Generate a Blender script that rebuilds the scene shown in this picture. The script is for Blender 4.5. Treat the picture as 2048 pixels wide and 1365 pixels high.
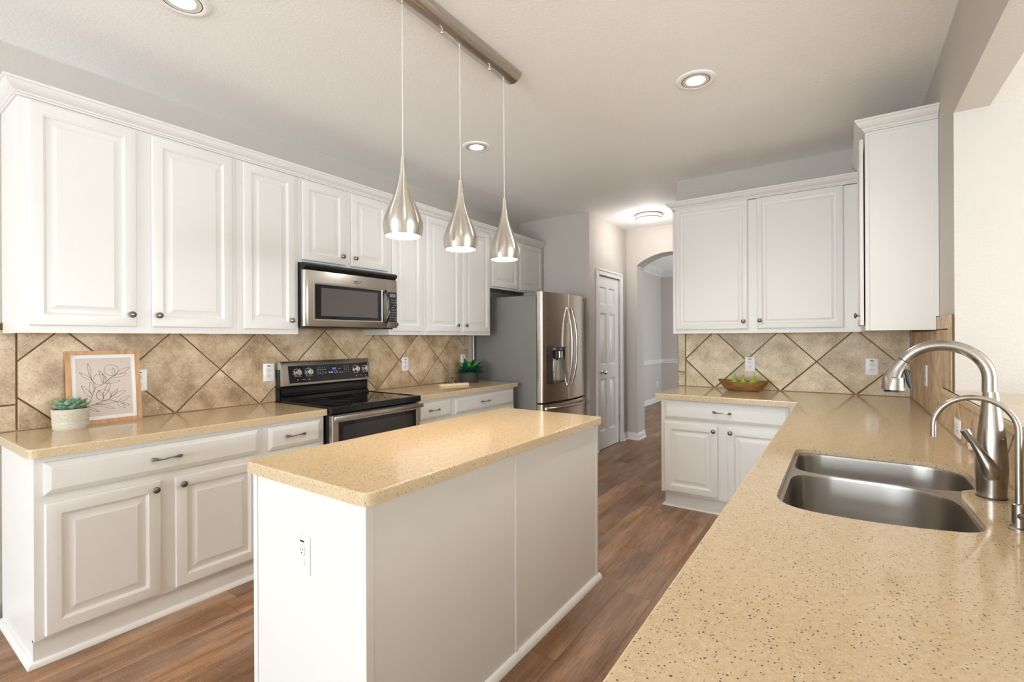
import bpy, bmesh, math, random
from math import pi, sin, cos, radians
from mathutils import Vector as V, Matrix
from mathutils.geometry import tessellate_polygon

for o in list(bpy.data.objects):
    bpy.data.objects.remove(o, do_unlink=True)
S = bpy.context.scene
COL = S.collection
random.seed(7)

# ------------------------------------------------------------------ camera
cd = bpy.data.cameras.new('camera')
cam = bpy.data.objects.new('camera', cd)
COL.objects.link(cam)
cd.sensor_width = 36.0
cd.lens = 959.36 / 2048 * 36
cd.shift_y = -0.00215
cd.clip_start = 0.03
cam.matrix_world = (Matrix.Translation((3.369, 0.0, 1.3581)) @ Matrix.Rotation(0.6043, 4, 'Z')
                    @ Matrix.Rotation(pi / 2, 4, 'X') @ Matrix.Rotation(-0.0047, 4, 'Z'))
S.camera = cam

# ------------------------------------------------------------------ world, exposure, daylight
w = bpy.data.worlds.new('World')
S.world = w
w.use_nodes = True
w.node_tree.nodes['Background'].inputs[0].default_value = (0.88, 0.94, 1.0, 1)
w.node_tree.nodes['Background'].inputs[1].default_value = 1.0
vs = S.view_settings
vs.view_transform = 'Standard'
vs.look = 'None'
vs.exposure = 0.57
vs.gamma = 1.0
vs.use_curve_mapping = False
S.cycles.use_denoising = True
S.cycles.max_bounces = 12
S.cycles.diffuse_bounces = 9
S.cycles.glossy_bounces = 4
S.cycles.sample_clamp_indirect = 10.0
S.cycles.caustics_reflective = False
S.cycles.caustics_refractive = False


def area(name, loc, rot, sx, sy, power, col):
    l = bpy.data.lights.new(name, 'AREA')
    l.shape = 'RECTANGLE'
    l.size = sx
    l.size_y = sy
    l.energy = power
    l.color = col
    o = bpy.data.objects.new(name, l)
    o.location = loc
    o.rotation_euler = rot
    COL.objects.link(o)
    return o


# daylight entering by unseen, assumed windows of the rear wall, of the room on the right and of the dining room
DAY = (0.79, 0.905, 1.0)
area('daylight_rear', (1.75, -6.94, 1.45), (radians(80), 0, 0), 3.0, 2.0, 260, DAY)
area('nook_fill', (0.06, -4.2, 1.45), (radians(22), 0, radians(-90)), 2.4, 1.8, 120, DAY)  # added fill at an unseen left-wall opening, lifts the ceiling
area('daylight_side', (8.88, 1.25, 1.45), (radians(34), 0, radians(90)), 2.9, 1.6, 385, DAY)
area('daylight_rear_side', (6.2, -6.94, 1.35), (radians(42), 0, 0), 3.0, 1.7, 25, DAY)
area('daylight_dining', (3.85, 8.6, 1.5), (radians(90), 0, radians(90)), 1.8, 1.6, 50, DAY)

# ------------------------------------------------------------------ materials


def lin(r, g=None, b=None):
    if g is None:
        r, g, b = r
    f = lambda c: (c / 255 / 12.92) if c / 255 <= 0.04045 else ((c / 255 + 0.055) / 1.055) ** 2.4
    return (f(r), f(g), f(b), 1.0)


class NT:
    def __init__(s, name):
        s.m = bpy.data.materials.new(name)
        s.m.use_nodes = True
        s.t = s.m.node_tree
        s.p = s.t.nodes['Principled BSDF']

    def n(s, typ, **kw):
        x = s.t.nodes.new(typ)
        for k, v in kw.items():
            setattr(x, k, v)
        return x

    def l(s, a, b):
        s.t.links.new(a, b)

    def val(s, sock, v):
        if hasattr(v, 'links') or hasattr(v, 'is_output'):
            s.l(v, sock)
        else:
            sock.default_value = v

    def math(s, op, a, b=0.0, c=0.0):
        x = s.n('ShaderNodeMath', operation=op)
        s.val(x.inputs[0], a)
        s.val(x.inputs[1], b)
        s.val(x.inputs[2], c)
        return x.outputs[0]

    def mix(s, f, a, b, blend='MIX'):
        x = s.n('ShaderNodeMix', data_type='RGBA', blend_type=blend)
        s.val(x.inputs[0], f)
        s.val(x.inputs[6], a)
        s.val(x.inputs[7], b)
        return x.outputs[2]

    def pos(s):
        return s.n('ShaderNodeNewGeometry').outputs['Position']

    def obj(s):
        return s.n('ShaderNodeTexCoord').outputs['Object']

    def scale(s, vec, sc):
        x = s.n('ShaderNodeMapping')
        s.l(vec, x.inputs[0])
        x.inputs['Scale'].default_value = sc
        return x.outputs[0]

    def noise(s, vec, scale, detail=3.0, rough=0.55):
        x = s.n('ShaderNodeTexNoise')
        if vec is not None:
            s.l(vec, x.inputs['Vector'])
        x.inputs['Scale'].default_value = scale
        x.inputs['Detail'].default_value = detail
        x.inputs['Roughness'].default_value = rough
        return x.outputs['Fac']

    def ramp(s, f, stops):
        x = s.n('ShaderNodeValToRGB')
        s.l(f, x.inputs[0])
        e = x.color_ramp.elements
        while len(e) < len(stops):
            e.new(0.5)
        for i, (p, c) in enumerate(stops):
            e[i].position = p
            e[i].color = c if isinstance(c, tuple) else (c, c, c, 1)
        return x.outputs[0]

    def bump(s, h, strength=0.3, dist=0.002):
        x = s.n('ShaderNodeBump')
        s.l(h, x.inputs['Height'])
        x.inputs['Strength'].default_value = strength
        x.inputs['Distance'].default_value = dist
        s.l(x.outputs[0], s.p.inputs['Normal'])

    def set(s, col=None, rough=None, metal=None, spec=None, coat=None, emit=None, estr=None, trans=None, aniso=None):
        for k, v in (('Base Color', col), ('Roughness', rough), ('Metallic', metal), ('Specular IOR Level', spec),
                     ('Coat Weight', coat), ('Emission Color', emit), ('Emission Strength', estr),
                     ('Transmission Weight', trans), ('Anisotropic', aniso)):
            if v is not None:
                s.val(s.p.inputs[k], v)
        return s.m


def plain(name, col, rough=0.5, **kw):
    return NT(name).set(col=col, rough=rough, **kw)


M = {}
# painted cabinet wood: faint vertical grain under the paint
t = NT('white cabinet paint')
g = t.noise(t.scale(t.obj(), (90, 90, 6)), 1.0, 4.0, 0.6)
t.bump(g, 0.10, 0.0012)
M['cab'] = t.set(col=lin(222, 219, 214), rough=0.38, spec=0.45)
t = NT('white moulding paint')
M['trim'] = t.set(col=lin(226, 223, 219), rough=0.35)


def plaster(name, col, st=0.25):
    t = NT(name)
    g = t.noise(t.pos(), 75.0, 2.0, 0.5)
    t.bump(g, st, 0.003)
    return t.set(col=col, rough=0.72, spec=0.25)


M['wall'] = plaster('grey wall paint', lin(196, 189, 181), 0.45)
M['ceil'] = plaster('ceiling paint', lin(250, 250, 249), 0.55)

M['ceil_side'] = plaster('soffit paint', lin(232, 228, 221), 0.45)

# quartz worktop
t = NT('speckled beige quartz')
P = t.pos()


def specks(scale, thr, keep):
    v = t.n('ShaderNodeTexVoronoi')
    t.l(P, v.inputs['Vector'])
    v.inputs['Scale'].default_value = scale
    sx = t.n('ShaderNodeSeparateColor')
    t.l(v.outputs['Color'], sx.inputs[0])
    a = t.math('LESS_THAN', v.outputs['Distance'], t.math('MULTIPLY_ADD', sx.outputs[1], thr * 0.7, thr * 0.45))
    b = t.math('GREATER_THAN', sx.outputs[0], keep)
    return t.math('MULTIPLY', a, b)


base = t.ramp(t.noise(P, 120.0, 3.0, 0.6), [(0.3, lin(195, 171, 137)), (0.7, lin(210, 188, 153))])
c1 = t.mix(t.math('MULTIPLY', specks(260, 0.42, 0.5), 0.30), base, lin(170, 135, 92))
c2 = t.mix(t.math('MULTIPLY', specks(210, 0.40, 0.62), 0.28), c1, lin(238, 226, 200))
c3 = t.mix(t.math('MULTIPLY', specks(190, 0.30, 0.66), 0.88), c2, lin(66, 57, 50))
c4 = t.mix(t.math('MULTIPLY', specks(110, 0.20, 0.78), 0.94), c3, lin(48, 44, 42))
M['quartz'] = t.set(col=c4, rough=0.10, spec=0.5)

# stone-look ceramic wall tile


def tile_mat(name, dark, mid, light):
    t = NT(name)
    geo = t.n('ShaderNodeNewGeometry')
    rnd = geo.outputs['Random Per Island']
    off = t.n('ShaderNodeVectorMath', operation='ADD')
    cx = t.n('ShaderNodeCombineXYZ')
    t.l(t.math('MULTIPLY', rnd, 17.0), cx.inputs[0])
    t.l(t.math('MULTIPLY', rnd, 31.0), cx.inputs[2])
    t.l(geo.outputs['Position'], off.inputs[0])
    t.l(cx.outputs[0], off.inputs[1])
    v = off.outputs[0]
    big = t.noise(v, 5.5, 6.0, 0.62)
    c = t.ramp(big, [(0.34, dark), (0.50, mid), (0.66, light)])
    fine = t.noise(v, 95.0, 4.0, 0.7)
    c = t.mix(t.math('MULTIPLY', t.math('LESS_THAN', fine, 0.41), 0.42), c, lin(120, 100, 72))
    c = t.mix(t.math('MULTIPLY', t.math('GREATER_THAN', fine, 0.60), 0.35), c, lin(226, 212, 184))
    bri = t.math('MULTIPLY_ADD', rnd, 0.16, 0.92)
    hs = t.n('ShaderNodeHueSaturation')
    t.l(c, hs.inputs['Color'])
    t.l(bri, hs.inputs['Value'])
    t.bump(fine, 0.25, 0.0012)
    return t.set(col=hs.outputs[0], rough=0.42, spec=0.4)


M['tile'] = tile_mat('tan travertine tile', lin(156, 130, 97), lin(193, 166, 132), lin(219, 198, 168))
M['tile_grey'] = tile_mat('beige grey travertine tile', lin(174, 157, 126), lin(205, 187, 156), lin(228, 212, 184))
t = NT('brown grout')
M['caulk'] = plain('tan caulk', lin(176, 152, 120), 0.6)
M['nook_bounce'] = plain('greige bounce carpet', lin(196, 194, 190), 0.9)  # for the added light-bouncing floor behind the camera
M['side_bounce'] = plain('pale bounce carpet', lin(226, 222, 214), 0.9)  # for the added light-bouncing floor of the right room
M['grout'] = t.set(col=lin(112, 88, 54), rough=0.9)

# plank floor
t = NT('brown plank floor')
sp = t.n('ShaderNodeSeparateXYZ')
t.l(t.pos(), sp.inputs[0])
PW, PL = 0.182, 1.22
xr = t.math('DIVIDE', sp.outputs[0], PW)
row = t.math('FLOOR', xr)
wn = t.n('ShaderNodeTexWhiteNoise', noise_dimensions='1D')
t.l(row, wn.inputs['W'])
yr = t.math('ADD', t.math('DIVIDE', sp.outputs[1], PL), t.math('MULTIPLY', wn.outputs['Value'], 5.0))
colm = t.math('FLOOR', yr)
wn2 = t.n('ShaderNodeTexWhiteNoise', noise_dimensions='2D')
cb = t.n('ShaderNodeCombineXYZ')
t.l(row, cb.inputs[0])
t.l(colm, cb.inputs[1])
t.l(cb.outputs[0], wn2.inputs['Vector'])
pid = wn2.outputs['Value']
gv = t.n('ShaderNodeCombineXYZ')
t.l(t.math('MULTIPLY', sp.outputs[0], 11.0), gv.inputs[0])
t.l(t.math('MULTIPLY', sp.outputs[1], 1.3), gv.inputs[1])
t.l(t.math('MULTIPLY', pid, 43.0), gv.inputs[2])
n1 = t.noise(gv.outputs[0], 1.0, 7.0, 0.62)
gv2 = t.n('ShaderNodeCombineXYZ')
t.l(t.math('MULTIPLY', sp.outputs[0], 120.0), gv2.inputs[0])
t.l(t.math('MULTIPLY', sp.outputs[1], 7.0), gv2.inputs[1])
t.l(t.math('MULTIPLY', pid, 11.0), gv2.inputs[2])
n2 = t.noise(gv2.outputs[0], 1.0, 4.0, 0.6)
gv3 = t.n('ShaderNodeCombineXYZ')
t.l(t.math('MULTIPLY', sp.outputs[0], 26.0), gv3.inputs[0])
t.l(t.math('MULTIPLY', sp.outputs[1], 210.0), gv3.inputs[1])
n3 = t.noise(gv3.outputs[0], 1.0, 2.0, 0.5)
c = t.ramp(n1, [(0.30, lin(98, 70, 50)), (0.46, lin(136, 101, 74)), (0.57, lin(160, 123, 93)), (0.72, lin(186, 151, 120))])
c = t.mix(t.math('MULTIPLY', t.math('GREATER_THAN', n2, 0.56), 0.35), c, lin(70, 48, 36))
c = t.mix(t.math('MULTIPLY', t.math('GREATER_THAN', n3, 0.63), 0.30), c, lin(190, 160, 132))
n4 = t.noise(t.scale(t.pos(), (2.2, 0.9, 1.0)), 1.6, 3.0, 0.6)
c = t.mix(t.math('MULTIPLY', t.ramp(n4, [(0.46, 0.0), (0.62, 1.0)]), 0.42), c, lin(150, 128, 112))
c = t.mix(t.math('MULTIPLY', t.ramp(n4, [(0.36, 1.0), (0.50, 0.0)]), 0.45), c, lin(140, 98, 60))
hs = t.n('ShaderNodeHueSaturation')
t.l(c, hs.inputs['Color'])
t.l(t.math('MULTIPLY_ADD', pid, 0.30, 0.84), hs.inputs['Value'])
fx = t.math('FRACT', xr)
fy = t.math('FRACT', yr)
gap = t.math('MAXIMUM', t.math('LESS_THAN', fx, 0.012), t.math('LESS_THAN', fy, 0.0018))
c = t.mix(t.math('MULTIPLY', gap, 0.75), hs.outputs[0], lin(40, 28, 22))
t.bump(t.math('SUBTRACT', n2, gap), 0.12, 0.001)
M['floor'] = t.set(col=c, rough=0.42, spec=0.4)


def brushed(name, col, rough, sc, aniso=0.6):
    t = NT(name)
    g = t.noise(t.scale(t.obj(), sc), 1.0, 3.0, 0.6)
    r = t.math('MULTIPLY_ADD', g, 0.10, rough - 0.05)
    tn = t.n('ShaderNodeTangent', direction_type='RADIAL', axis='Z')
    t.l(tn.outputs[0], t.p.inputs['Tangent'])
    t.p.inputs['Anisotropic Rotation'].default_value = 0.25
    return t.set(col=col, rough=r, metal=1.0, aniso=aniso)


M['steel'] = brushed('brushed stainless steel', lin(205, 199, 191), 0.30, (12, 12, 900))
M['steel_v'] = brushed('brushed nickel', lin(204, 198, 188), 0.30, (60, 60, 6), 0.8)
M['steel_sink'] = brushed('sink stainless steel', lin(168, 161, 154), 0.32, (12, 12, 700), 0.75)
M['steel_faucet'] = brushed('brushed faucet steel', lin(170, 163, 154), 0.26, (60, 60, 6), 0.5)
M['steel_fridge'] = brushed('brushed fridge steel', lin(228, 217, 203), 0.26, (12, 12, 900), 0.75)
M['nickel'] = plain('satin nickel', lin(196, 188, 178), 0.22, metal=1.0)
M['chrome'] = plain('polished chrome', lin(225, 225, 225), 0.08, metal=1.0)
M['pewter'] = plain('dark pewter', lin(134, 128, 120), 0.28, metal=1.0)
M['grey_side'] = plain('grey painted steel', lin(128, 125, 121), 0.45, metal=0.15)
M['blackgloss'] = plain('black gloss enamel', lin(14, 14, 15), 0.10, spec=0.5)
M['blackglass'] = plain('black cooktop glass', lin(10, 10, 11), 0.04, spec=0.6)
M['black'] = plain('black plastic', lin(22, 22, 23), 0.42)
M['darkgrey'] = plain('charcoal plastic', lin(52, 51, 50), 0.45)
M['ovenglass'] = plain('smoked oven glass', lin(46, 42, 44), 0.06, spec=0.6)
M['mwglass'] = plain('microwave window mesh', lin(86, 82, 78), 0.12, spec=0.5)
M['white'] = plain('white plastic', lin(240, 240, 240), 0.35)
M['offwhite'] = plain('cream socket plastic', lin(228, 226, 222), 0.35)
M['slot'] = plain('dark slot', lin(40, 38, 36), 0.7)
M['ink'] = plain('black ink', lin(38, 35, 34), 0.8)
M['mark'] = plain('pale grey print', lin(176, 176, 176), 0.6)
M['lcd'] = plain('grey lcd', lin(128, 128, 124), 0.25)
M['blue'] = plain('blue lit digits', lin(30, 70, 190), 0.5, emit=lin(50, 110, 255), estr=2.0)
M['cord'] = plain('clear white cord', lin(222, 218, 210), 0.4)
M['screw'] = plain('bright screw', lin(220, 216, 208), 0.15, metal=1.0)
M['bulb'] = plain('lit bulb', lin(255, 250, 240), 0.5, emit=lin(255, 244, 226), estr=14.0)
M['bulb_warm'] = plain('lit warm bulb', lin(255, 244, 228), 0.5, emit=lin(255, 226, 186), estr=22.0)
M['diffuser'] = plain('lit white diffuser', lin(255, 252, 245), 0.5, emit=lin(255, 244, 228), estr=3.2)
M['baffle'] = plain('white ribbed baffle', lin(228, 224, 216), 0.5)
M['lampinner'] = plain('white enamel', lin(240, 236, 228), 0.5)
M['copper'] = plain('brushed bronze ring', lin(190, 160, 140), 0.3, metal=1.0)
t = NT('picture glass')
tb = t.n('ShaderNodeBsdfTransparent')
gb = t.n('ShaderNodeBsdfGlossy')
gb.inputs['Roughness'].default_value = 0.02
fr = t.n('ShaderNodeFresnel')
fr.inputs['IOR'].default_value = 1.5
ms = t.n('ShaderNodeMixShader')
t.l(t.math('MULTIPLY', fr.outputs[0], t.math('SUBTRACT', 1.0, t.n('ShaderNodeNewGeometry').outputs['Backfacing'])), ms.inputs[0])
t.l(tb.outputs[0], ms.inputs[1])
t.l(gb.outputs[0], ms.inputs[2])
t.l(ms.outputs[0], t.t.nodes['Material Output'].inputs['Surface'])
M['glasscover'] = t.m


def woodmat(name, a, b, sc, rough=0.5):
    t = NT(name)
    g = t.noise(t.scale(t.obj(), sc), 1.0, 5.0, 0.6)
    c = t.ramp(g, [(0.3, a), (0.7, b)])
    t.bump(g, 0.15, 0.001)
    return t.set(col=c, rough=rough)


M['oak'] = woodmat('light oak', lin(176, 126, 80), lin(214, 168, 120), (40, 40, 9))
M['pine'] = woodmat('pale pine', lin(222, 192, 146), lin(238, 214, 174), (40, 6, 40))
M['bowlwood'] = woodmat('carved brown wood', lin(104, 70, 38), lin(172, 128, 78), (7, 40, 40), 0.55)
M['paper'] = plain('blush print paper', lin(216, 200, 188), 0.85)
M['matboard'] = plain('white mat board', lin(242, 242, 240), 0.85)
t = NT('textured ivory ceramic')
M['ceramic'] = t.set(col=lin(204, 195, 178), rough=0.7)
M['charpot'] = plain('charcoal pot', lin(62, 60, 58), 0.75)
M['soil'] = plain('dark soil', lin(50, 40, 32), 0.95)
t = NT('succulent leaf')
g = t.noise(t.obj(), 60.0, 2.0, 0.5)
M['succ'] = t.set(col=t.ramp(g, [(0.35, lin(92, 128, 92)), (0.65, lin(150, 178, 148))]), rough=0.5)
t = NT('dark green leaf')
g = t.noise(t.obj(), 40.0, 2.0, 0.5)
M['leaf'] = t.set(col=t.ramp(g, [(0.35, lin(12, 60, 44)), (0.65, lin(26, 98, 68))]), rough=0.4)
M['leaf2'] = plain('bright green leaf', lin(108, 190, 70), 0.45)
t = NT('green pear skin')
g = t.noise(t.obj(), 40.0, 4.0, 0.6)
M['pear'] = t.set(col=t.ramp(g, [(0.35, lin(112, 150, 24)), (0.65, lin(160, 192, 50))]), rough=0.32)
M['pearstem'] = plain('pear stem', lin(62, 48, 30), 0.8)
M['outside'] = plain('green lawn', lin(120, 140, 90), 0.9)

# ------------------------------------------------------------------ mesh helpers


class MB:
    def __init__(s):
        s.b = bmesh.new()

    def verts(s, pts):
        return [s.b.verts.new(p) for p in pts]

    def face(s, vs_):
        try:
            return s.b.faces.new(vs_)
        except ValueError:
            return None

    def box(s, x0, y0, z0, x1, y1, z1, bev=0.0, seg=1):
        x0, x1 = min(x0, x1), max(x0, x1)
        y0, y1 = min(y0, y1), max(y0, y1)
        z0, z1 = min(z0, z1), max(z0, z1)
        m = Matrix.Translation(((x0 + x1) / 2, (y0 + y1) / 2, (z0 + z1) / 2)) @ Matrix.Diagonal((x1 - x0, y1 - y0, z1 - z0, 1))
        r = bmesh.ops.create_cube(s.b, size=1.0, matrix=m)
        if bev > 0:
            es = list({e for v in r['verts'] for e in v.link_edges})
            bmesh.ops.bevel(s.b, geom=es, offset=bev, segments=seg, profile=0.5, affect='EDGES')
        return s

    def loft(s, rings, cap0=True, cap1=True, closed=True):
        R = [s.verts(r) for r in rings]
        n = len(R[0])
        for a, b in zip(R, R[1:]):
            for i in range(n if closed else n - 1):
                j = (i + 1) % n
                s.face([a[i], a[j], b[j], b[i]])
        if cap0:
            s.face(list(reversed(R[0])))
        if cap1:
            s.face(R[-1])
        return s

    def lathe(s, prof, c=(0, 0, 0), seg=32, mat=None, cap0=True, cap1=True):
        mat = mat or Matrix()
        rings = []
        for r, z in prof:
            rings.append([mat @ V((r * cos(2 * pi * k / seg), r * sin(2 * pi * k / seg), z)) + V(c) for k in range(seg)])
        return s.loft(rings, cap0, cap1)

    def tube(s, pts, rad, seg=12, caps=True, flat=1.0):
        pts = [V(p) for p in pts]
        if not isinstance(rad, (list, tuple)):
            rad = [rad] * len(pts)
        tg = []
        for i in range(len(pts)):
            a = pts[max(0, i - 1)]
            b = pts[min(len(pts) - 1, i + 1)]
            tg.append((b - a).normalized())
        up = V((0, 0, 1)) if abs(tg[0].z) < 0.9 else V((0, 1, 0))
        nrm = (up - tg[0] * up.dot(tg[0])).normalized()
        rings = []
        for p, t_, r in zip(pts, tg, rad):
            nrm = (nrm - t_ * nrm.dot(t_)).normalized()
            bi = t_.cross(nrm)
            rings.append([p + (nrm * cos(2 * pi * k / seg) + bi * flat * sin(2 * pi * k / seg)) * r for k in range(seg)])
        return s.loft(rings, caps, caps)

    def prism(s, poly, f0, f1, holes=None):
        """poly: 2D outline; f0, f1 map (a,b) to 3D for the two ends"""
        loops = [poly] + (holes or [])
        tri = tessellate_polygon([[V((a, b, 0)) for a, b in lp] for lp in loops])
        flat = [p for lp in loops for p in lp]
        A = s.verts([f0(*p) for p in flat])
        B = s.verts([f1(*p) for p in flat])
        for t3 in tri:
            s.face([A[i] for i in t3])
            s.face([B[i] for i in reversed(t3)])
        k = 0
        for lp in loops:
            n = len(lp)
            for i in range(n):
                j = (i + 1) % n
                s.face([A[k + i], A[k + j], B[k + j], B[k + i]])
            k += n
        return s

    def rings_panel(s, O, u, n, W, H, rings):
        """raised panel: concentric rectangles (inset, depth) from the back plane outwards"""
        O, u, n = V(O), V(u), V(n)
        v = V((0, 0, 1))
        R = []
        for i, d in rings:
            R.append([O + u * i + v * i + n * d, O + u * (W - i) + v * i + n * d,
                      O + u * (W - i) + v * (H - i) + n * d, O + u * i + v * (H - i) + n * d])
        return s.loft(R, True, True)

    def sweep(s, path, prof, norms=None):
        """path: list of (x,y); prof: list of (offset, z); offset to the right of travel, mitred"""
        P_ = [V((p[0], p[1])) for p in path]
        segs = [(b - a).normalized() for a, b in zip(P_, P_[1:])]
        nr = [V((d.y, -d.x)) for d in segs]
        off = []
        for i in range(len(P_)):
            if i == 0:
                off.append(nr[0])
            elif i == len(P_) - 1:
                off.append(nr[-1])
            else:
                m = (nr[i - 1] + nr[i])
                m = m / (m.length_squared / 2) if m.length_squared > 1e-6 else nr[i]
                off.append(m)
        rings = []
        for p, o in zip(P_, off):
            rings.append([V((p.x + o.x * a, p.y + o.y * a, z)) for a, z in prof])
        return s.loft(rings, True, True)

    def mesh(s, name, smooth=35):
        bmesh.ops.recalc_face_normals(s.b, faces=s.b.faces)
        me = bpy.data.meshes.new(name)
        s.b.to_mesh(me)
        s.b.free()
        me.polygons.foreach_set('use_smooth', [True] * len(me.polygons))
        me.set_sharp_from_angle(angle=radians(smooth))
        return me


def tag(o, label=None, cat=None, group=None, kind=None):
    if label:
        o['label'] = label
    if cat:
        o['category'] = cat
    if group:
        o['group'] = group
    if kind:
        o['kind'] = kind
    return o


def thing(name, label, cat, loc=(0, 0, 0), rz=0.0, group=None):
    o = bpy.data.objects.new(name, None)
    o.empty_display_size = 0.05
    o.location = loc
    o.rotation_euler = (0, 0, rz)
    COL.objects.link(o)
    return tag(o, label, cat, group)


def root_of(o):
    while o.parent:
        o = o.parent
    return o


def part(name, mb, mat, parent=None, local=False, label=None, smooth=35):
    """world-coordinate geometry unless local"""
    me = mb if isinstance(mb, bpy.types.Mesh) else mb.mesh(name, smooth)
    if parent is not None and not local:
        me.transform(Matrix.Translation(-root_of(parent).location))
    me.materials.append(M[mat] if isinstance(mat, str) else mat)
    o = bpy.data.objects.new(name, me)
    COL.objects.link(o)
    if parent is not None:
        o.parent = parent
    if label:
        o['label'] = label
    return o


def single(name, mb, mat, label, cat, group=None, smooth=35):
    return tag(part(name, mb, mat, None, smooth=smooth), label, cat, group)


def struct(name, mb, mat, parent=None, smooth=35):
    o = part(name, mb, mat, parent, smooth=smooth)
    if parent is None:
        o['kind'] = 'structure'
    return o


def children(o):
    return [c for c in COL.objects if c.parent == o]


def dup(root, loc, rz=None, label=None):
    r = root.copy()
    COL.objects.link(r)
    r.location = loc
    if rz is not None:
        r.rotation_euler = (0, 0, rz)
    if label:
        r['label'] = label

    def rec(a, b):
        for ch in children(a):
            c_ = ch.copy()
            COL.objects.link(c_)
            c_.parent = b
            rec(ch, c_)
    rec(root, r)
    return r


def text_mesh(body, size, extrude, M4):
    cu = bpy.data.curves.new('txt', 'FONT')
    cu.body = body
    cu.size = size
    cu.extrude = extrude
    cu.align_x = 'CENTER'
    cu.align_y = 'CENTER'
    cu.resolution_u = 3
    o = bpy.data.objects.new('txt', cu)
    COL.objects.link(o)
    bpy.context.view_layer.update()
    me = bpy.data.meshes.new_from_object(o.evaluated_get(bpy.context.evaluated_depsgraph_get()))
    bpy.data.objects.remove(o, do_unlink=True)
    bpy.data.curves.remove(cu)
    me.transform(M4)
    me.materials.clear()
    return me


def basis(o, u, v):
    """matrix with local x=u, y=v, z=u x v at o"""
    u, v = V(u).normalized(), V(v).normalized()
    n = u.cross(v)
    return Matrix(((u.x, v.x, n.x, o[0]), (u.y, v.y, n.y, o[1]), (u.z, v.z, n.z, o[2]), (0, 0, 0, 1)))


def rounded(corners, seg=8):
    """corners: (x,y,r) counter-clockwise -> outline with round corners"""
    out = []
    n = len(corners)
    for i in range(n):
        p = V(corners[i][:2])
        a = V(corners[i - 1][:2])
        b = V(corners[(i + 1) % n][:2])
        r = corners[i][2]
        if r <= 0:
            out.append(tuple(p))
            continue
        da, db = (a - p).normalized(), (b - p).normalized()
        ang = da.angle(db)
        d = min(r / math.tan(ang / 2), (a - p).length * 0.49, (b - p).length * 0.49)
        p0, p1 = p + da * d, p + db * d
        for k in range(seg + 1):
            s_ = k / seg
            q = p0 * (1 - s_) ** 2 + p * 2 * s_ * (1 - s_) + p1 * s_ ** 2
            # blend towards a circular arc
            out.append((q.x, q.y))
    return out


# ------------------------------------------------------------------ the setting
H = 2.8226
struct('floor', MB().box(-0.2, -7.1, -0.1, 9.1, 10.7, 0.0), 'floor')
struct('floor_nook_bounce', MB().box(0.0, -7.0, 0.0, 3.7, -2.3, 0.008), 'nook_bounce')  # unseen carpet added to throw daylight up at the ceiling
struct('floor_side_bounce', MB().box(4.3, -7.0, 0.0, 9.0, 1.9, 0.010), 'side_bounce')  # added out of view, reflects window light through the opening
struct('ceiling', MB().box(-0.2, -7.1, H, 3.909, 10.7, H + 0.1), 'ceil')
struct('wall_left', MB().box(-0.12, -7.0, 0, 0.0, -5.8, H).box(-0.12, -5.8, 0, 0.0, -3.4, 0.4).box(-0.12, -5.8, 2.3, 0.0, -3.4, H).box(-0.12, -3.4, 0, 0.0, 5.168, H), 'wall')
mb = MB()
mb.box(0.0, 5.068, 0, 0.959, 5.168, H)
mb.box(0.859, 5.168, 0, 0.959, 5.300, H)
mb.box(0.859, 5.972, 0, 0.959, 6.21, H)
mb.box(0.859, 5.300, 2.130, 0.959, 5.972, H)
struct('wall_pantry', mb, 'wall')
struct('wall_pantry_inner', MB().box(0.2, 5.2, 0, 0.3, 6.2, H), 'wall')
# arch wall
arc = [(1.11, 0.0), (1.11, 2.33)]
xc, zs, rise, hw = 1.53, 2.33, 0.138, 0.42
R = (hw * hw + rise * rise) / (2 * rise)
for k in range(1, 20):
    a = -math.asin(hw / R) + 2 * math.asin(hw / R) * k / 20
    arc.append((xc + R * sin(a), zs + rise - R + R * cos(a)))
arc += [(1.95, 2.33), (1.95, 0.0)]
outl = [(0.0, 0.0)] + arc + [(3.909, 0.0), (3.909, H), (0.0, H)]
struct('wall_arch', MB().prism(outl, lambda a, b: V((a, 6.21, b)), lambda a, b: V((a, 6.484, b))), 'wall')
struct('wall_back', MB().box(2.094, 4.574, 0, 3.789, 4.694, H), 'wall')
mb = MB()
mb.box(3.789, 2.96, 0, 3.909, 6.21, H)
mb.box(3.789, -7.0, 2.384, 3.909, 2.96, H)
mb.box(3.789, 0.15, 0, 3.909, 2.96, 1.0795)
struct('wall_right', mb, 'wall')
struct('wall_end', MB().box(3.909, 2.96, 0, 9.0, 3.08, 2.384), 'wall')
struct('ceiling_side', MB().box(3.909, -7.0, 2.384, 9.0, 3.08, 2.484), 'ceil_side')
# dining room beyond the arch
struct('wall_dining_left', MB().box(-0.03, 6.484, 0, 0.09, 10.5, H), 'wall')
struct('wall_dining_back', MB().box(-0.03, 10.5, 0, 4.1, 10.62, H), 'wall')
mb = MB()
mb.box(3.909, 6.484, 0, 4.03, 7.6, H).box(3.909, 9.6, 0, 4.03, 10.5, H).box(3.909, 7.6, 0, 4.03, 9.6, 0.6).box(3.909, 7.6, 2.35, 4.03, 9.6, H)
struct('wall_dining_right', mb, 'wall')
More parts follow.
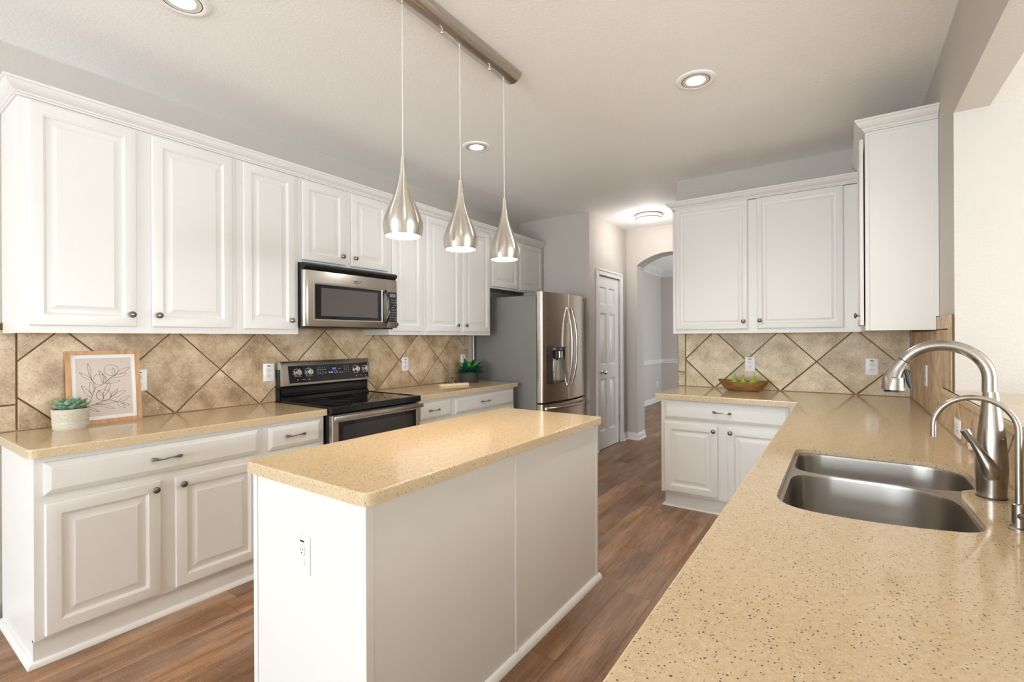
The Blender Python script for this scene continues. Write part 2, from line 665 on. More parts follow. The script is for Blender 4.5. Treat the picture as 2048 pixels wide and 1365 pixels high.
# rear wall with its windows (behind the photographer)
mb = MB()
mb.box(-0.12, -7.1, 0, 0.2, -7.0, H).box(3.3, -7.1, 0, 4.6, -7.0, H).box(7.8, -7.1, 0, 9.0, -7.0, H)
mb.box(0.2, -7.1, 2.45, 3.3, -7.0, H).box(4.6, -7.1, 2.25, 7.8, -7.0, H).box(4.6, -7.1, 0, 7.8, -7.0, 0.45)
mb.box(0.2, -7.1, 0, 3.3, -7.0, 0.2)
struct('wall_rear', mb, 'wall')
mb = MB()
mb.box(9.0, -7.1, 0, 9.12, -0.7, 2.5).box(9.0, 2.7, 0, 9.12, 3.08, 2.5).box(9.0, -0.7, 0, 9.12, 2.7, 0.45).box(9.0, -0.7, 2.25, 9.12, 2.7, 2.5)
struct('wall_side', mb, 'wall')
for i, (x0, x1, z0, z1, k) in enumerate([(0.2, 3.3, 0.2, 2.45, 3), (4.6, 7.8, 0.45, 2.25, 3)]):
    mb = MB()
    mb.box(x0, -7.08, z0, x1, -7.02, z0 + 0.05).box(x0, -7.08, z1 - 0.05, x1, -7.02, z1)
    for j in range(k + 1):
        xx = x0 + (x1 - x0 - 0.05) * j / k
        mb.box(xx, -7.08, z0 + 0.05, xx + 0.05, -7.02, z1 - 0.05)
    struct('window_%d' % (i + 1), mb, 'trim')

BASEP = [(0, 0), (0.016, 0), (0.016, 0.055), (0.011, 0.066), (0.011, 0.074), (0.004, 0.086), (0, 0.086)]
struct('baseboard_left', MB().sweep([(0, -6.9), (0, 0.49)], BASEP), 'trim')
BASE3 = [(0, 0), (0.03, 0), (0.03, 0.012), (0.019, 0.024), (0.019, 0.062), (0.011, 0.072), (0.011, 0.084), (0.003, 0.095), (0, 0.095)]
struct('baseboard_pantry', MB().sweep([(0.959, 6.035), (0.959, 6.21), (1.11, 6.21), (1.11, 6.47)], BASE3), 'trim')
struct('baseboard_dining', MB().sweep([(0.09, 6.5), (0.09, 10.5), (3.9, 10.5)], BASE3), 'trim')
RAIL = [(0, 0.815), (0.012, 0.818), (0.012, 0.84), (0.024, 0.852), (0.024, 0.872), (0.034, 0.882), (0.034, 0.895), (0, 0.905)]
struct('trim_1', MB().sweep([(0.09, 6.5), (0.09, 10.5), (3.9, 10.5)], RAIL), 'trim')
CROWN = [(0, 2.69), (0.012, 2.70), (0.012, 2.722), (0.05, 2.748), (0.085, 2.79), (0.092, 2.805), (0.105, 2.81), (0.105, H), (0, H)]
struct('trim_2', MB().sweep([(0.09, 6.5), (0.09, 10.5), (3.9, 10.5)], CROWN), 'trim')

# pantry door: structure with its parts
dr = MB()
yA, yB, zT = 5.306, 5.968, 2.118
# slab with six sunk-and-raised panels
cols = [(5.375, 5.565), (5.650, 5.835)]
rows = [(0.225, 0.865), (1.035, 1.665), (1.775, 1.985)]
ys = sorted({yA, yB, *[c for p in cols for c in p]})
zs_ = sorted({0.008, zT, *[c for p in rows for c in p]})
xf = 0.951
for i in range(len(ys) - 1):
    for j in range(len(zs_) - 1):
        a0, a1, b0, b1 = ys[i], ys[i + 1], zs_[j], zs_[j + 1]
        if (a0, a1) in cols and (b0, b1) in rows:
            R_ = []
            for ins, d in ((0, 0), (0.012, -0.010), (0.028, -0.010), (0.045, -0.002)):
                R_.append([V((xf + d, a0 + ins, b0 + ins)), V((xf + d, a1 - ins, b0 + ins)), V((xf + d, a1 - ins, b1 - ins)), V((xf + d, a0 + ins, b1 - ins))])
            dr.loft(R_, False, True)
        else:
            dr.face(dr.verts([(xf, a0, b0), (xf, a1, b0), (xf, a1, b1), (xf, a0, b1)]))
bx = [[V((xf, yA, 0.008)), V((xf, yB, 0.008)), V((xf, yB, zT)), V((xf, yA, zT))],
      [V((xf - 0.035, yA, 0.008)), V((xf - 0.035, yB, 0.008)), V((xf - 0.035, yB, zT)), V((xf - 0.035, yA, zT))]]
dr.loft(bx, False, True)
bmesh.ops.remove_doubles(dr.b, verts=dr.b.verts, dist=1e-5)
door1 = struct('door_1', dr, 'trim')
kn = MB().lathe([(0.028, 0), (0.028, 0.006), (0.010, 0.010), (0.010, 0.030), (0.024, 0.040), (0.029, 0.052), (0.024, 0.066), (0.008, 0.070)],
                (xf, 5.418, 0.946), 24, Matrix.Rotation(pi / 2, 4, 'Y'))
part('door_knob', kn, 'nickel', door1, local=True)
for z in (0.32, 1.05, 1.86):
    part('hinge', MB().box(xf - 0.002, yB - 0.012, z - 0.045, xf + 0.014, yB + 0.004, z + 0.045, 0.002), 'screw', door1, local=True)
mb = MB()
for z0, y0, y1, z1 in ((0, 5.236, 5.306, 2.19), (0, 5.968, 6.038, 2.19), (2.124, 5.306, 5.968, 2.19)):
    mb.box(0.957, y0, z0, 0.975, y1, z1, 0.004)
for z0, y0, y1, z1 in ((0, 5.236, 5.256, 2.20), (0, 6.018, 6.038, 2.20), (2.176, 5.256, 6.018, 2.20)):
    mb.box(0.972, y0, z0, 0.983, y1, z1, 0.003)
struct('trim_3', mb, 'trim')

# ------------------------------------------------------------------ tiled backsplashes


def clip(poly, x0, z0, x1, z1):
    for ax, lim, sg in ((0, x0, 1), (0, x1, -1), (1, z0, 1), (1, z1, -1)):
        out = []
        for i in range(len(poly)):
            a, b = poly[i - 1], poly[i]
            ia, ib = (a[ax] - lim) * sg >= 0, (b[ax] - lim) * sg >= 0
            if ia != ib:
                t_ = (lim - a[ax]) / (b[ax] - a[ax])
                out.append((a[0] + (b[0] - a[0]) * t_, a[1] + (b[1] - a[1]) * t_))
            if ib:
                out.append(b)
        poly = out
        if not poly:
            return []
    # merge corners that the cut has left closer than the joint width
    res = []
    for p in poly:
        if res and math.dist(p, res[-1]) < 0.012:
            res[-1] = ((p[0] + res[-1][0]) / 2, (p[1] + res[-1][1]) / 2)
        else:
            res.append(p)
    if len(res) > 2 and math.dist(res[0], res[-1]) < 0.012:
        res.pop()
    ar = sum(res[i - 1][0] * res[i][1] - res[i][0] * res[i - 1][1] for i in range(len(res))) / 2 if len(res) > 2 else 0
    return res if abs(ar) > 2e-4 else []


def inset(poly, d):
    n = len(poly)
    ar = sum(poly[i - 1][0] * poly[i][1] - poly[i][0] * poly[i - 1][1] for i in range(n))
    sg = 1 if ar > 0 else -1
    lines = []
    for i in range(n):
        a, b = V(poly[i]), V(poly[(i + 1) % n])
        t_ = (b - a).normalized()
        nn = V((-t_.y, t_.x)) * sg
        lines.append((a + nn * d, t_))
    out = []
    for i in range(n):
        p, r = lines[i - 1]
        q, s_ = lines[i]
        den = r.x * s_.y - r.y * s_.x
        if abs(den) < 1e-6:
            out.append(tuple(q))
            continue
        k = ((q - p).x * s_.y - (q - p).y * s_.x) / den
        out.append(tuple(p + r * k))
    return out


def tiles(mb, a0, z0, a1, z1, ac, zc, fmap, T=0.5135, g=0.0035):
    """diagonal tile lattice clipped to a rectangle; fmap(a, z, h)"""
    for i in range(-14, 15):
        for j in range(-6, 7):
            if (i + j) % 2 == 0:
                continue
            cx_, cz_ = ac + i * T / 2, zc + j * T / 2
            d = [(cx_ - T / 2, cz_), (cx_, cz_ - T / 2), (cx_ + T / 2, cz_), (cx_, cz_ + T / 2)]
            p = clip(d, a0 - g, z0 - g, a1 + g, z1 + g)
            if p:
                add_tile(mb, p, fmap, g)


def add_tile(mb, p, fmap, g):
    p1 = inset(p, g)
    p2 = inset(p, g + 0.0022)
    ar0 = sum(p[i - 1][0] * p[i][1] - p[i][0] * p[i - 1][1] for i in range(len(p)))
    ar = sum(p2[i - 1][0] * p2[i][1] - p2[i][0] * p2[i - 1][1] for i in range(len(p2)))
    if ar * ar0 <= 0 or abs(ar) < 1e-4:
        return
    mb.loft([[fmap(a, z, 0.0) for a, z in p1], [fmap(a, z, 0.0065) for a, z in p1], [fmap(a, z, 0.008) for a, z in p2]], False, True)


def rect_tile(mb, a0, z0, a1, z1, fmap, g=0.0035):
    add_tile(mb, [(a0, z0), (a1, z0), (a1, z1), (a0, z1)], fmap, g)


UZ = 1.3955
CT = 0.914
# left wall
fL = lambda a, z, h: V((0.005 + h, a, z))
bsl = thing('backsplash', 'tan stone tile backsplash laid in diamonds behind the range', 'backsplash', (0.0, 2.3, CT))
part('grout', MB().box(0.0014, 0.478, CT + 0.0012, 0.0075, 4.03, UZ + 0.05), 'grout', bsl)
mb = MB()
tiles(mb, 0.562, CT + 0.0015, 3.953, UZ + 0.05, 1.498, 1.1685, fL)
rect_tile(mb, 0.482, CT + 0.0015, 0.558, 1.044, fL)
rect_tile(mb, 0.482, 1.044, 0.558, UZ + 0.02, fL)
rect_tile(mb, 3.957, CT + 0.0015, 4.028, 1.24, fL)
rect_tile(mb, 3.957, 1.24, 4.028, UZ + 0.0, fL)
part('wall_tile', mb, 'tile', bsl, smooth=8)
part('caulk', MB().box(0.0078, 0.484, CT + 0.0011, 0.0165, 1.852, CT + 0.0055, 0.001), 'caulk', bsl)
part('caulk', MB().box(0.0078, 2.642, CT + 0.0011, 0.0165, 4.03, CT + 0.0055, 0.001), 'caulk', bsl)
# back wall
fB = lambda a, z, h: V((a, 4.569 - h, z))
bsb = thing('backsplash', 'beige grey stone tile backsplash behind the wooden fruit bowl', 'backsplash', (2.9, 4.574, CT))
part('grout', MB().box(2.097, 4.5665, CT + 0.0012, 3.774, 4.5726, UZ + 0.03), 'grout', bsb)
mb = MB()
tiles(mb, 2.172, CT + 0.0015, 3.773, UZ + 0.03, 3.192, 1.163, fB)
rect_tile(mb, 2.098, CT + 0.0015, 2.168, 1.042, fB)
rect_tile(mb, 2.098, 1.042, 2.168, UZ + 0.02, fB)
part('wall_tile', mb, 'tile_grey', bsb, smooth=8)
part('caulk', MB().box(2.10, 4.558, CT + 0.0011, 3.772, 4.566, CT + 0.0055, 0.001), 'caulk', bsb)
# right wall and half wall
fR = lambda a, z, h: V((3.784 - h, a, z))
bsr = thing('backsplash', 'tan stone tile backsplash on right wall beside the kitchen faucet', 'backsplash', (3.789, 3.0, CT))
mb = MB()
mb.box(3.7815, 2.963, CT + 0.0012, 3.7876, 4.558, 1.463).box(3.7815, 0.15, CT + 0.0012, 3.7876, 2.963, 1.079)
part('grout', mb, 'grout', bsr)
mb = MB()
tiles(mb, 3.05, CT + 0.0015, 4.557, 1.39, 4.45, 1.163, fR)
tiles(mb, 0.16, CT + 0.0015, 3.05, 1.077, 4.45, 1.163, fR)
rect_tile(mb, 2.965, 1.083, 3.046, 1.30, fR)
rect_tile(mb, 2.965, 1.30, 3.046, 1.465, fR)
rect_tile(mb, 3.05, 1.394, 3.27, 1.465, fR)
rect_tile(mb, 3.27, 1.394, 3.50, 1.465, fR)
part('wall_tile', mb, 'tile', bsr, smooth=8)
part('caulk', MB().box(3.773, 0.16, CT + 0.0011, 3.781, 4.556, CT + 0.0055, 0.001), 'caulk', bsr)

# ------------------------------------------------------------------ cabinets
DOOR = [(0, 0), (0, 0.014), (0.003, 0.0175), (0.008, 0.019), (0.050, 0.019), (0.0525, 0.0165), (0.056, 0.0155), (0.059, 0.011),
        (0.063, 0.0095), (0.068, 0.0095), (0.094, 0.0165), (0.0955, 0.0175), (0.097, 0.0175)]
DOOR_FLAT = [(0, 0), (0, 0.014), (0.003, 0.0175), (0.008, 0.019), (0.034, 0.019), (0.0365, 0.0165), (0.040, 0.0155), (0.043, 0.012),
             (0.047, 0.011), (0.060, 0.011), (0.064, 0.0125), (0.072, 0.0145), (0.0735, 0.0155), (0.075, 0.0155)]
DRAWER = [(0, 0), (0, 0.010), (0.003, 0.0115), (0.021, 0.0185), (0.0225, 0.019), (0.024, 0.019)]
KNOB = [(0.0075, 0), (0.0075, 0.002), (0.0052, 0.005), (0.0052, 0.011), (0.009, 0.014), (0.0155, 0.018), (0.0163, 0.021), (0.0145, 0.0245), (0.008, 0.0275), (0.001, 0.0285)]


def rot_to(n):
    n = V(n)
    return V((0, 0, 1)).rotation_difference(n).to_matrix().to_4x4()


class Side:
    def __init__(s, u, n, at):
        s.u, s.n, s.at = V(u), V(n), at   # at(a, z) -> point on the face plane

    def door(s, root, a0, a1, z0, z1, knob=None, rings=DOOR):
        lo = a0 if (s.u.x + s.u.y) > 0 else a1
        d = part('door', MB().rings_panel(s.at(lo, z0), s.u, s.n, abs(a1 - a0), z1 - z0, rings), 'cab', root, smooth=20)
        if knob:
            p = s.at(knob[0], knob[1]) + s.n * 0.0185
            part('knob', MB().lathe(KNOB, p, 20, rot_to(s.n)), 'pewter', d)
        return d

    def drawer(s, root, a0, a1, z0, z1, pull=None):
        lo = a0 if (s.u.x + s.u.y) > 0 else a1
        d = part('drawer', MB().rings_panel(s.at(lo, z0), s.u, s.n, abs(a1 - a0), z1 - z0, DRAWER), 'cab', root, smooth=20)
        if pull is not None:
            p = s.at((a0 + a1) / 2 if pull is True else pull, (z0 + z1) / 2 + 0.003) + s.n * 0.0185
            mb = MB()
            pts, rad = [], []
            for k in range(25):
                t_ = -1 + 2 * k / 24
                q = abs(t_)
                h = 0.006 + 0.020 * (1 - q ** 2.2)
                pts.append(p + s.u * (0.064 * t_) + s.n * h + V((0, 0, 0.002 * sin(t_ * pi * 1.5))))
                rad.append(0.0028 + 0.0050 * max(0, min(1, (q - 0.45) / 0.3)) * (1.0 if q < 0.93 else 0.6))
            mb.tube(pts, rad, 10)
            for sg in (-1, 1):
                mb.lathe([(0.0045, 0), (0.0045, 0.010)], p + s.u * (0.053 * sg), 10, rot_to(s.n))
            part('pull_handle', mb, 'pewter', d)
        return d


UF, BF = 0.334, 0.611
SU = Side((0, 1, 0), (1, 0, 0), lambda a, z: V((UF, a, z)))
SB = Side((0, 1, 0), (1, 0, 0), lambda a, z: V((BF, a, z)))
UT = 2.4605


def upper_left(y0, y1, z0, label, doors, grp='white upper cabinets on the left wall'):
    r = thing('upper_cabinet', label, 'cabinet', (0.0, (y0 + y1) / 2, z0), 0, grp)
    mb = MB().box(0.0148, y0, z0 + 0.012, UF - 0.019, y1, UT)
    # face frame around the openings, with the bottom recessed behind it
    mb.box(UF - 0.019, y0, z0, UF, y1, UT, 0.0008)
    mb.box(0.0148, y0, z0, UF - 0.019, y0 + 0.016, z0 + 0.012).box(0.0148, y1 - 0.016, z0, UF - 0.019, y1, z0 + 0.012)
    if y0 < 0.6:
        mb.box(0.0015, y0, z0 + 0.055, 0.0148, y0 + 0.016, UT)
    part('body', mb, 'cab', r)
    for a0, a1, d0, d1, kn in doors:
        SU.door(r, a0, a1, d0, d1, kn)
    return r


e = 0.0005
upper_left(0.511, 1.4485 - e, UZ, 'tall two-door white upper cabinet above the framed leaf drawing',
           [(0.541, 0.945, 1.430, 2.449, (0.921, 1.492)), (1.011, 1.421, 1.430, 2.449, (1.039, 1.492))])
upper_left(1.4485, 1.8495, UZ, 'narrow single-door white upper cabinet immediately left of the microwave',
           [(1.483, 1.822, 1.427, 2.452, (1.790, 1.487))])
upper_left(1.850, 2.6365, 1.886, 'short white upper cabinet directly above the microwave',
           [(1.873, 2.219, 1.905, 2.447, (2.188, 1.967)), (2.268, 2.616, 1.905, 2.448, (2.298, 1.967))])
upper_left(2.637, 3.032, UZ, 'narrow single-door white upper cabinet immediately right of the microwave',
           [(2.660, 3.006, 1.426, 2.450, (2.690, 1.480))])
upper_left(3.0325, 3.9925, UZ, 'tall two-door white upper cabinet beside the refrigerator, above the dark green plant',
           [(3.054, 3.504, 1.428, 2.450, (3.458, 1.489)), (3.542, 3.971, 1.428, 2.450, (3.580, 1.489))])
upper_left(3.993, 5.064, 1.893, 'short white upper cabinet over the refrigerator',
           [(4.017, 4.495, 1.912, 2.450, None), (4.536, 5.020, 1.912, 2.448, None)])
CR = [(-0.016, 2.4615), (0, 2.4615), (0.006, 2.463), (0.006, 2.470), (0.013, 2.473), (0.013, 2.480), (0.019, 2.484), (0.030, 2.491), (0.041, 2.503), (0.046, 2.514),
      (0.052, 2.516), (0.052, 2.527), (-0.016, 2.527)]
single('crown_molding', MB().sweep([(0.004, 0.511), (UF, 0.511), (UF, 5.064)], CR), 'cab',
       'white crown molding along the top of the left wall cabinets', 'molding', smooth=25)


def base_left(y0, y1, label, drawers, doors, end=None):
    r = thing('base_cabinet', label, 'cabinet', (0.0, (y0 + y1) / 2, 0.0), 0, 'white base cabinets along the left wall')
    mb = MB().box(0.010, y0, 0.10, BF - 0.019, y1, 0.8735).box(BF - 0.019, y0, 0.108, BF, y1, 0.8735, 0.0008)
    if end:
        mb.box(0.010, y0, 0.0, BF - 0.02, y0 + 0.018, 0.10)
    part('body', mb, 'cab', r)
    part('toe_kick', MB().box(BF - 0.035, y0, 0.0, BF - 0.017, y1, 0.108), 'cab', r)
    SHOE = [(0, 0), (0.02, 0), (0.019, 0.008), (0.014, 0.016), (0.006, 0.021), (0, 0.022)]
    path = [(BF - 0.017, y0), (BF - 0.017, y1)]
    if end:
        path = [(0.022, y0), (BF - 0.017, y0), (BF - 0.017, y1)]
    part('shoe_molding', MB().sweep(path, SHOE), 'cab', r)
    for a0, a1, p in drawers:
        SB.drawer(r, a0, a1, 0.711, 0.848, p)
    for a0, a1, kn in doors:
        SB.door(r, a0, a1, 0.122, 0.675, kn)
    return r


base_left(0.506, 1.4575, 'two-door white base cabinet with one wide drawer, under the framed leaf drawing',
          [(0.536, 1.430, 0.975)], [(0.538, 0.951, (0.926, 0.637)), (1.013, 1.43, (1.044, 0.637))], True)
base_left(1.458, 1.852, 'narrow white base cabinet with drawer immediately left of the range',
          [(1.485, 1.824, 1.648)], [(1.485, 1.824, (1.80, 0.637))])
base_left(2.642, 3.084, 'narrow white base cabinet with drawer immediately right of the range',
          [(2.706, 3.058, 2.848)], [(2.706, 3.058, (2.735, 0.637))])
base_left(3.0845, 4.018, 'wide white base cabinet with long drawer beside the refrigerator',
          [(3.110, 3.998, 3.528)], [(3.110, 3.54, (3.51, 0.637)), (3.57, 3.998, (3.60, 0.637))])


# ------------------------------------------------------------------ worktops
def slab(poly, holes=None, z0=0.8745, z1=CT, er=0.005):
    mb = MB()
    up = inset(poly, er + 0.003)
    tri_loops = [up] + (holes or [])
    tri = tessellate_polygon([[V((a, b, 0)) for a, b in lp] for lp in tri_loops])
    flat = [p for lp in tri_loops for p in lp]
    A = mb.verts([(a, b, z1) for a, b in flat])
    for t3 in tri:
        mb.face([A[i] for i in t3])
    n = len(poly)
    rr = [A[:n]]
    for ins, dz in ((er, 0), (er * 0.62, er * 0.075), (er * 0.29, er * 0.29), (er * 0.075, er * 0.62), (0, er), (0, er + 0.003)):
        rr.append(mb.verts([(a, b, z1 - dz) for a, b in (inset(poly, ins) if ins > 0 else poly)]))
    r3 = mb.verts([(a, b, z0) for a, b in poly])
    rr.append(r3)
    for q0, q1 in zip(rr, rr[1:]):
        for i in range(n):
            j = (i + 1) % n
            mb.face([q0[i], q0[j], q1[j], q1[i]])
    if not holes:
        mb.face(list(reversed(r3)))
    else:
        k = n
        for lp in holes:
            m = len(lp)
            zb = z1 - 0.017
            o1 = inset(lp, -0.0)
            b1 = mb.verts([(a, b, zb) for a, b in o1])
            for i in range(m):
                j = (i + 1) % m
                mb.face([A[k + i], A[k + j], b1[j], b1[i]])
            k += m
        low = tessellate_polygon([[V((a, b, 0)) for a, b in lp] for lp in [poly] + holes])
        fl = [p for lp in [poly] + holes for p in lp]
        B = mb.verts([(a, b, z1 - 0.0172) for a, b in fl])
        for t3 in low:
            mb.face([B[i] for i in reversed(t3)])
    return mb


single('countertop', slab(rounded([(0.003, 0.483, 0), (0.65, 0.483, 0.035), (0.65, 1.8555, 0.006), (0.003, 1.8555, 0)], 6)), 'quartz',
       'speckled beige countertop left of the range, under the framed leaf drawing', 'countertop')
single('countertop', slab([(0.003, 2.639, ), (0.65, 2.639), (0.65, 4.035), (0.003, 4.035)]), 'quartz',
       'speckled beige countertop between the range and the refrigerator', 'countertop')
isl_top = [(1.5555, 0.890, 0.03), (2.2437, 0.890, 0.045), (2.2437, 2.5317, 0.03), (1.5555, 2.5317, 0.03)]
# ---- island
isl = thing('kitchen_island', 'white panelled kitchen island standing in the middle of the plank floor', 'island', (1.908, 1.70, 0.0))
mb = MB()
mb.box(1.596, 0.908, 0.0, 2.2205, 2.501, 0.8735, 0.001)
part('body', mb, 'cab', isl)
for y0, y1 in ((0.906, 0.932), (1.677, 1.698), (2.479, 2.503)):
    part('trim_strip', MB().box(2.2195, y0, 0.022, 2.2255, y1, 0.8735, 0.0015), 'cab', isl)
part('trim_strip', MB().box(1.594, 0.903, 0.0, 1.618, 0.909, 0.8735, 0.0015), 'cab', isl)
part('trim_strip', MB().box(2.198, 0.903, 0.0, 2.2255, 0.909, 0.8735, 0.0015), 'cab', isl)
SH2 = [(0, 0), (0.022, 0), (0.021, 0.012), (0.015, 0.022), (0.006, 0.028), (0, 0.029)]
part('shoe_molding', MB().sweep([(2.2205, 2.501), (1.596, 2.501), (1.596, 0.908), (2.2205, 0.908), (2.2205, 2.520)], SH2), 'trim', isl)
single('countertop', slab(rounded(isl_top, 6)), 'quartz', 'speckled beige countertop slab on top of the white island', 'countertop')

# ------------------------------------------------------------------ right side: sink counter
cut = rounded([(3.212, 2.243, 0.075), (3.212, 1.440, 0.15), (3.45, 1.434, 0.9), (3.643, 1.49, 0.09), (3.637, 1.80, 0.05), (3.648, 1.872, 0.03), (3.703, 1.93, 0.08), (3.703, 2.243, 0.16)], 8)
big = [(2.121, 3.8355), (3.109, 3.8355), (3.109, 0.15), (3.7874, 0.15), (3.7874, 4.5725), (2.121, 4.5725)]
ct = slab(big, [cut])
# thick front edge under the thin slab
ct.box(2.121 + 0.001, 3.8365, 0.8745, 3.14, 3.87, 0.8965).box(3.110, 0.151, 0.8745, 3.143, 3.87, 0.8965).box(2.122, 3.87, 0.8745, 2.15, 4.56, 0.8965)
single('countertop', ct, 'quartz', 'long L-shaped speckled beige countertop holding the steel sink', 'countertop')
LZ = 1.109
single('bar_ledge', slab([(3.764, 0.15), (4.16, 0.15), (4.16, 2.958), (3.7746, 2.958), (3.7746, 3.14), (3.764, 3.14)], None, 1.081, LZ), 'quartz',
       'raised speckled beige bar ledge on the half wall behind the faucet', 'ledge')

# base cabinets under it
rb = thing('base_cabinet', 'two-door white base cabinet with wide drawer, under the pears', 'cabinet', (2.62, 4.22, 0.0))
mb = MB().box(2.153, 3.903, 0.122, 3.143, 4.57, 0.8735).box(2.153, 3.884, 0.122, 3.143, 3.903, 0.8735, 0.0008)
part('body', mb, 'cab', rb)
part('toe_kick', MB().box(2.170, 3.936, 0.0, 3.20, 3.955, 0.122).box(2.170, 3.955, 0.0, 2.19, 4.57, 0.122), 'cab', rb)
part('shoe_molding', MB().sweep([(2.170, 4.57), (2.170, 3.936), (3.20, 3.936)], [(a, z) for a, z in [(0, 0), (0.02, 0), (0.019, 0.008), (0.014, 0.016), (0.006, 0.021), (0, 0.022)]]), 'cab', rb)
SBB = Side((1, 0, 0), (0, -1, 0), lambda a, z: V((a, 3.884, z)))
SBB.drawer(rb, 2.181, 3.054, 0.716, 0.862, 2.615)
SBB.door(rb, 2.180, 2.584, 0.138, 0.686, (2.556, 0.647))
SBB.door(rb, 2.648, 3.054, 0.138, 0.684, (2.674, 0.647))
rs = thing('base_cabinet', 'white base cabinet run carrying the steel sink, facing the island', 'cabinet', (3.46, 2.0, 0.0))
mb = MB()
mb.box(3.144, 0.17, 0.108, 3.163, 3.88, 0.8735).box(3.163, 0.17, 0.108, 3.78, 0.188, 0.8735).box(3.163, 0.188, 0.108, 3.78, 3.88, 0.126)
part('body', mb, 'cab', rs)
part('toe_kick', MB().box(3.205, 0.17, 0.0, 3.22, 3.93, 0.108), 'cab', rs)
SRF = Side((0, -1, 0), (-1, 0, 0), lambda a, z: V((3.144, a, z)))
for a0, a1, k in ((0.2, 0.62, 0.59), (0.68, 1.10, 0.71), (1.42, 1.84, 1.81), (1.88, 2.30, 1.91), (2.92, 3.34, 2.95)):
    SRF.door(rs, a0, a1, 0.122, 0.675, (k, 0.637))
for a0, a1 in ((0.2, 0.62), (0.68, 1.10), (1.42, 2.30), (2.92, 3.34)):
    SRF.drawer(rs, a0, a1, 0.711, 0.848, True)

# upper cabinets on the back wall
ub = thing('upper_cabinet', 'two-door white upper cabinet on back wall above the wooden bowl', 'cabinet', (2.8, 4.574, UZ))
mb = MB().box(2.148, 4.263, UZ + 0.012, 3.4735, 4.5595, UT).box(2.148, 4.244, UZ, 3.4735, 4.263, UT, 0.0008)
mb.box(2.148, 4.263, UZ, 2.164, 4.5595, UZ + 0.012)
part('body', mb, 'cab', ub)
SBU = Side((1, 0, 0), (0, -1, 0), lambda a, z: V((a, 4.244, z)))
SBU.door(ub, 2.176, 2.742, 1.428, 2.466, (2.711, 1.491), DOOR_FLAT)
SBU.door(ub, 2.807, 3.373, 1.430, 2.463, (2.829, 1.494), DOOR_FLAT)
single('crown_molding', MB().sweep([(2.148, 4.57), (2.148, 4.2435), (3.472, 4.2435)], [(a, z + 0.0055) for a, z in CR]), 'cab',
       'white crown molding on the two-door cabinet of the back wall', 'molding', smooth=25)
# tall corner cabinet on the right wall
tc = thing('upper_cabinet', 'tall white upper cabinet on right wall with its door slightly ajar', 'cabinet', (3.789, 3.9, UZ))
TT = 2.5145
mb = MB().box(3.493, 3.376, UZ + 0.012, 3.7748, 4.558, TT).box(3.474, 3.376, UZ, 3.493, 4.24, TT, 0.0008)
mb.box(3.493, 3.376, UZ, 3.7748, 3.392, UZ + 0.012)
mb.box(3.474, 3.3725, UZ, 3.492, 3.377, TT, 0.0008).box(3.492, 3.3725, 2.502, 3.7748, 3.377, TT).box(3.762, 3.3725, UZ, 3.7748, 3.377, 2.502).box(3.7748, 3.3725, 1.467, 3.7875, 3.39, TT)
part('body', mb, 'cab', tc)
ST = Side((0, -1, 0), (-1, 0, 0), lambda a, z: V((3.474 - 0.007, a, z)))
ST.door(tc, 3.405, 3.86, 1.427, 2.492, (3.438, 1.483), DOOR_FLAT)
single('crown_molding', MB().sweep([(3.474, 4.24), (3.474, 3.3725), (3.787, 3.3725)],
                                   [(a * 0.92, z + 0.054) for a, z in CR]), 'cab',
       'white crown molding on the tall cabinet of the right wall', 'molding', smooth=25)

# ------------------------------------------------------------------ sink
sk = thing('kitchen_sink', 'double-bowl stainless undermount sink set in the beige countertop', 'sink', (3.45, 1.85, 0.70))
RZ = CT - 0.0178
far_b = rounded([(3.222, 2.238, 0.075), (3.224, 1.928, 0.08), (3.60, 1.914, 0.25), (3.695, 1.955, 0.06), (3.698, 2.236, 0.13)], 8)
near_b = rounded([(3.226, 1.912, 0.11), (3.226, 1.448, 0.12), (3.45, 1.442, 0.9), (3.636, 1.500, 0.09), (3.632, 1.898, 0.17)], 8)
rim_o = rounded([(3.175, 2.28, 0.1), (3.175, 1.40, 0.12), (3.675, 1.40, 0.1), (3.70, 1.86, 0.03), (3.745, 1.9, 0.03), (3.745, 2.28, 0.12)], 6)
mb = MB().prism(rim_o, lambda a, b: V((a, b, RZ)), lambda a, b: V((a, b, RZ - 0.0015)), [far_b, near_b])
part('rim', mb, 'steel_sink', sk)


def bowl_mesh(o, depth):
    rings = []
    cx_ = sum(p[0] for p in o) / len(o)
    cy_ = sum(p[1] for p in o) / len(o)
    for sc_, dz in ((1.0, 0), (0.9975, 0.002), (0.994, 0.010), (0.972, depth * 0.78), (0.945, depth * 0.90), (0.88, depth * 0.97), (0.76, depth), (0.12, depth + 0.006)):
        rings.append([V((cx_ + (x - cx_) * sc_, cy_ + (y - cy_) * sc_, RZ - dz)) for x, y in o])
    return MB().loft(rings, False, True), (cx_, cy_, RZ - depth - 0.004)


for o_, d_ in ((far_b, 0.19), (near_b, 0.21)):
    m_, c_ = bowl_mesh(o_, d_)
    b_ = part('bowl', m_, 'steel_sink', sk, smooth=60)
    part('drain', MB().lathe([(0.05, 0.0), (0.05, 0.003), (0.04, 0.004), (0.036, 0.001), (0.004, 0.001)], c_, 24), 'chrome', b_)

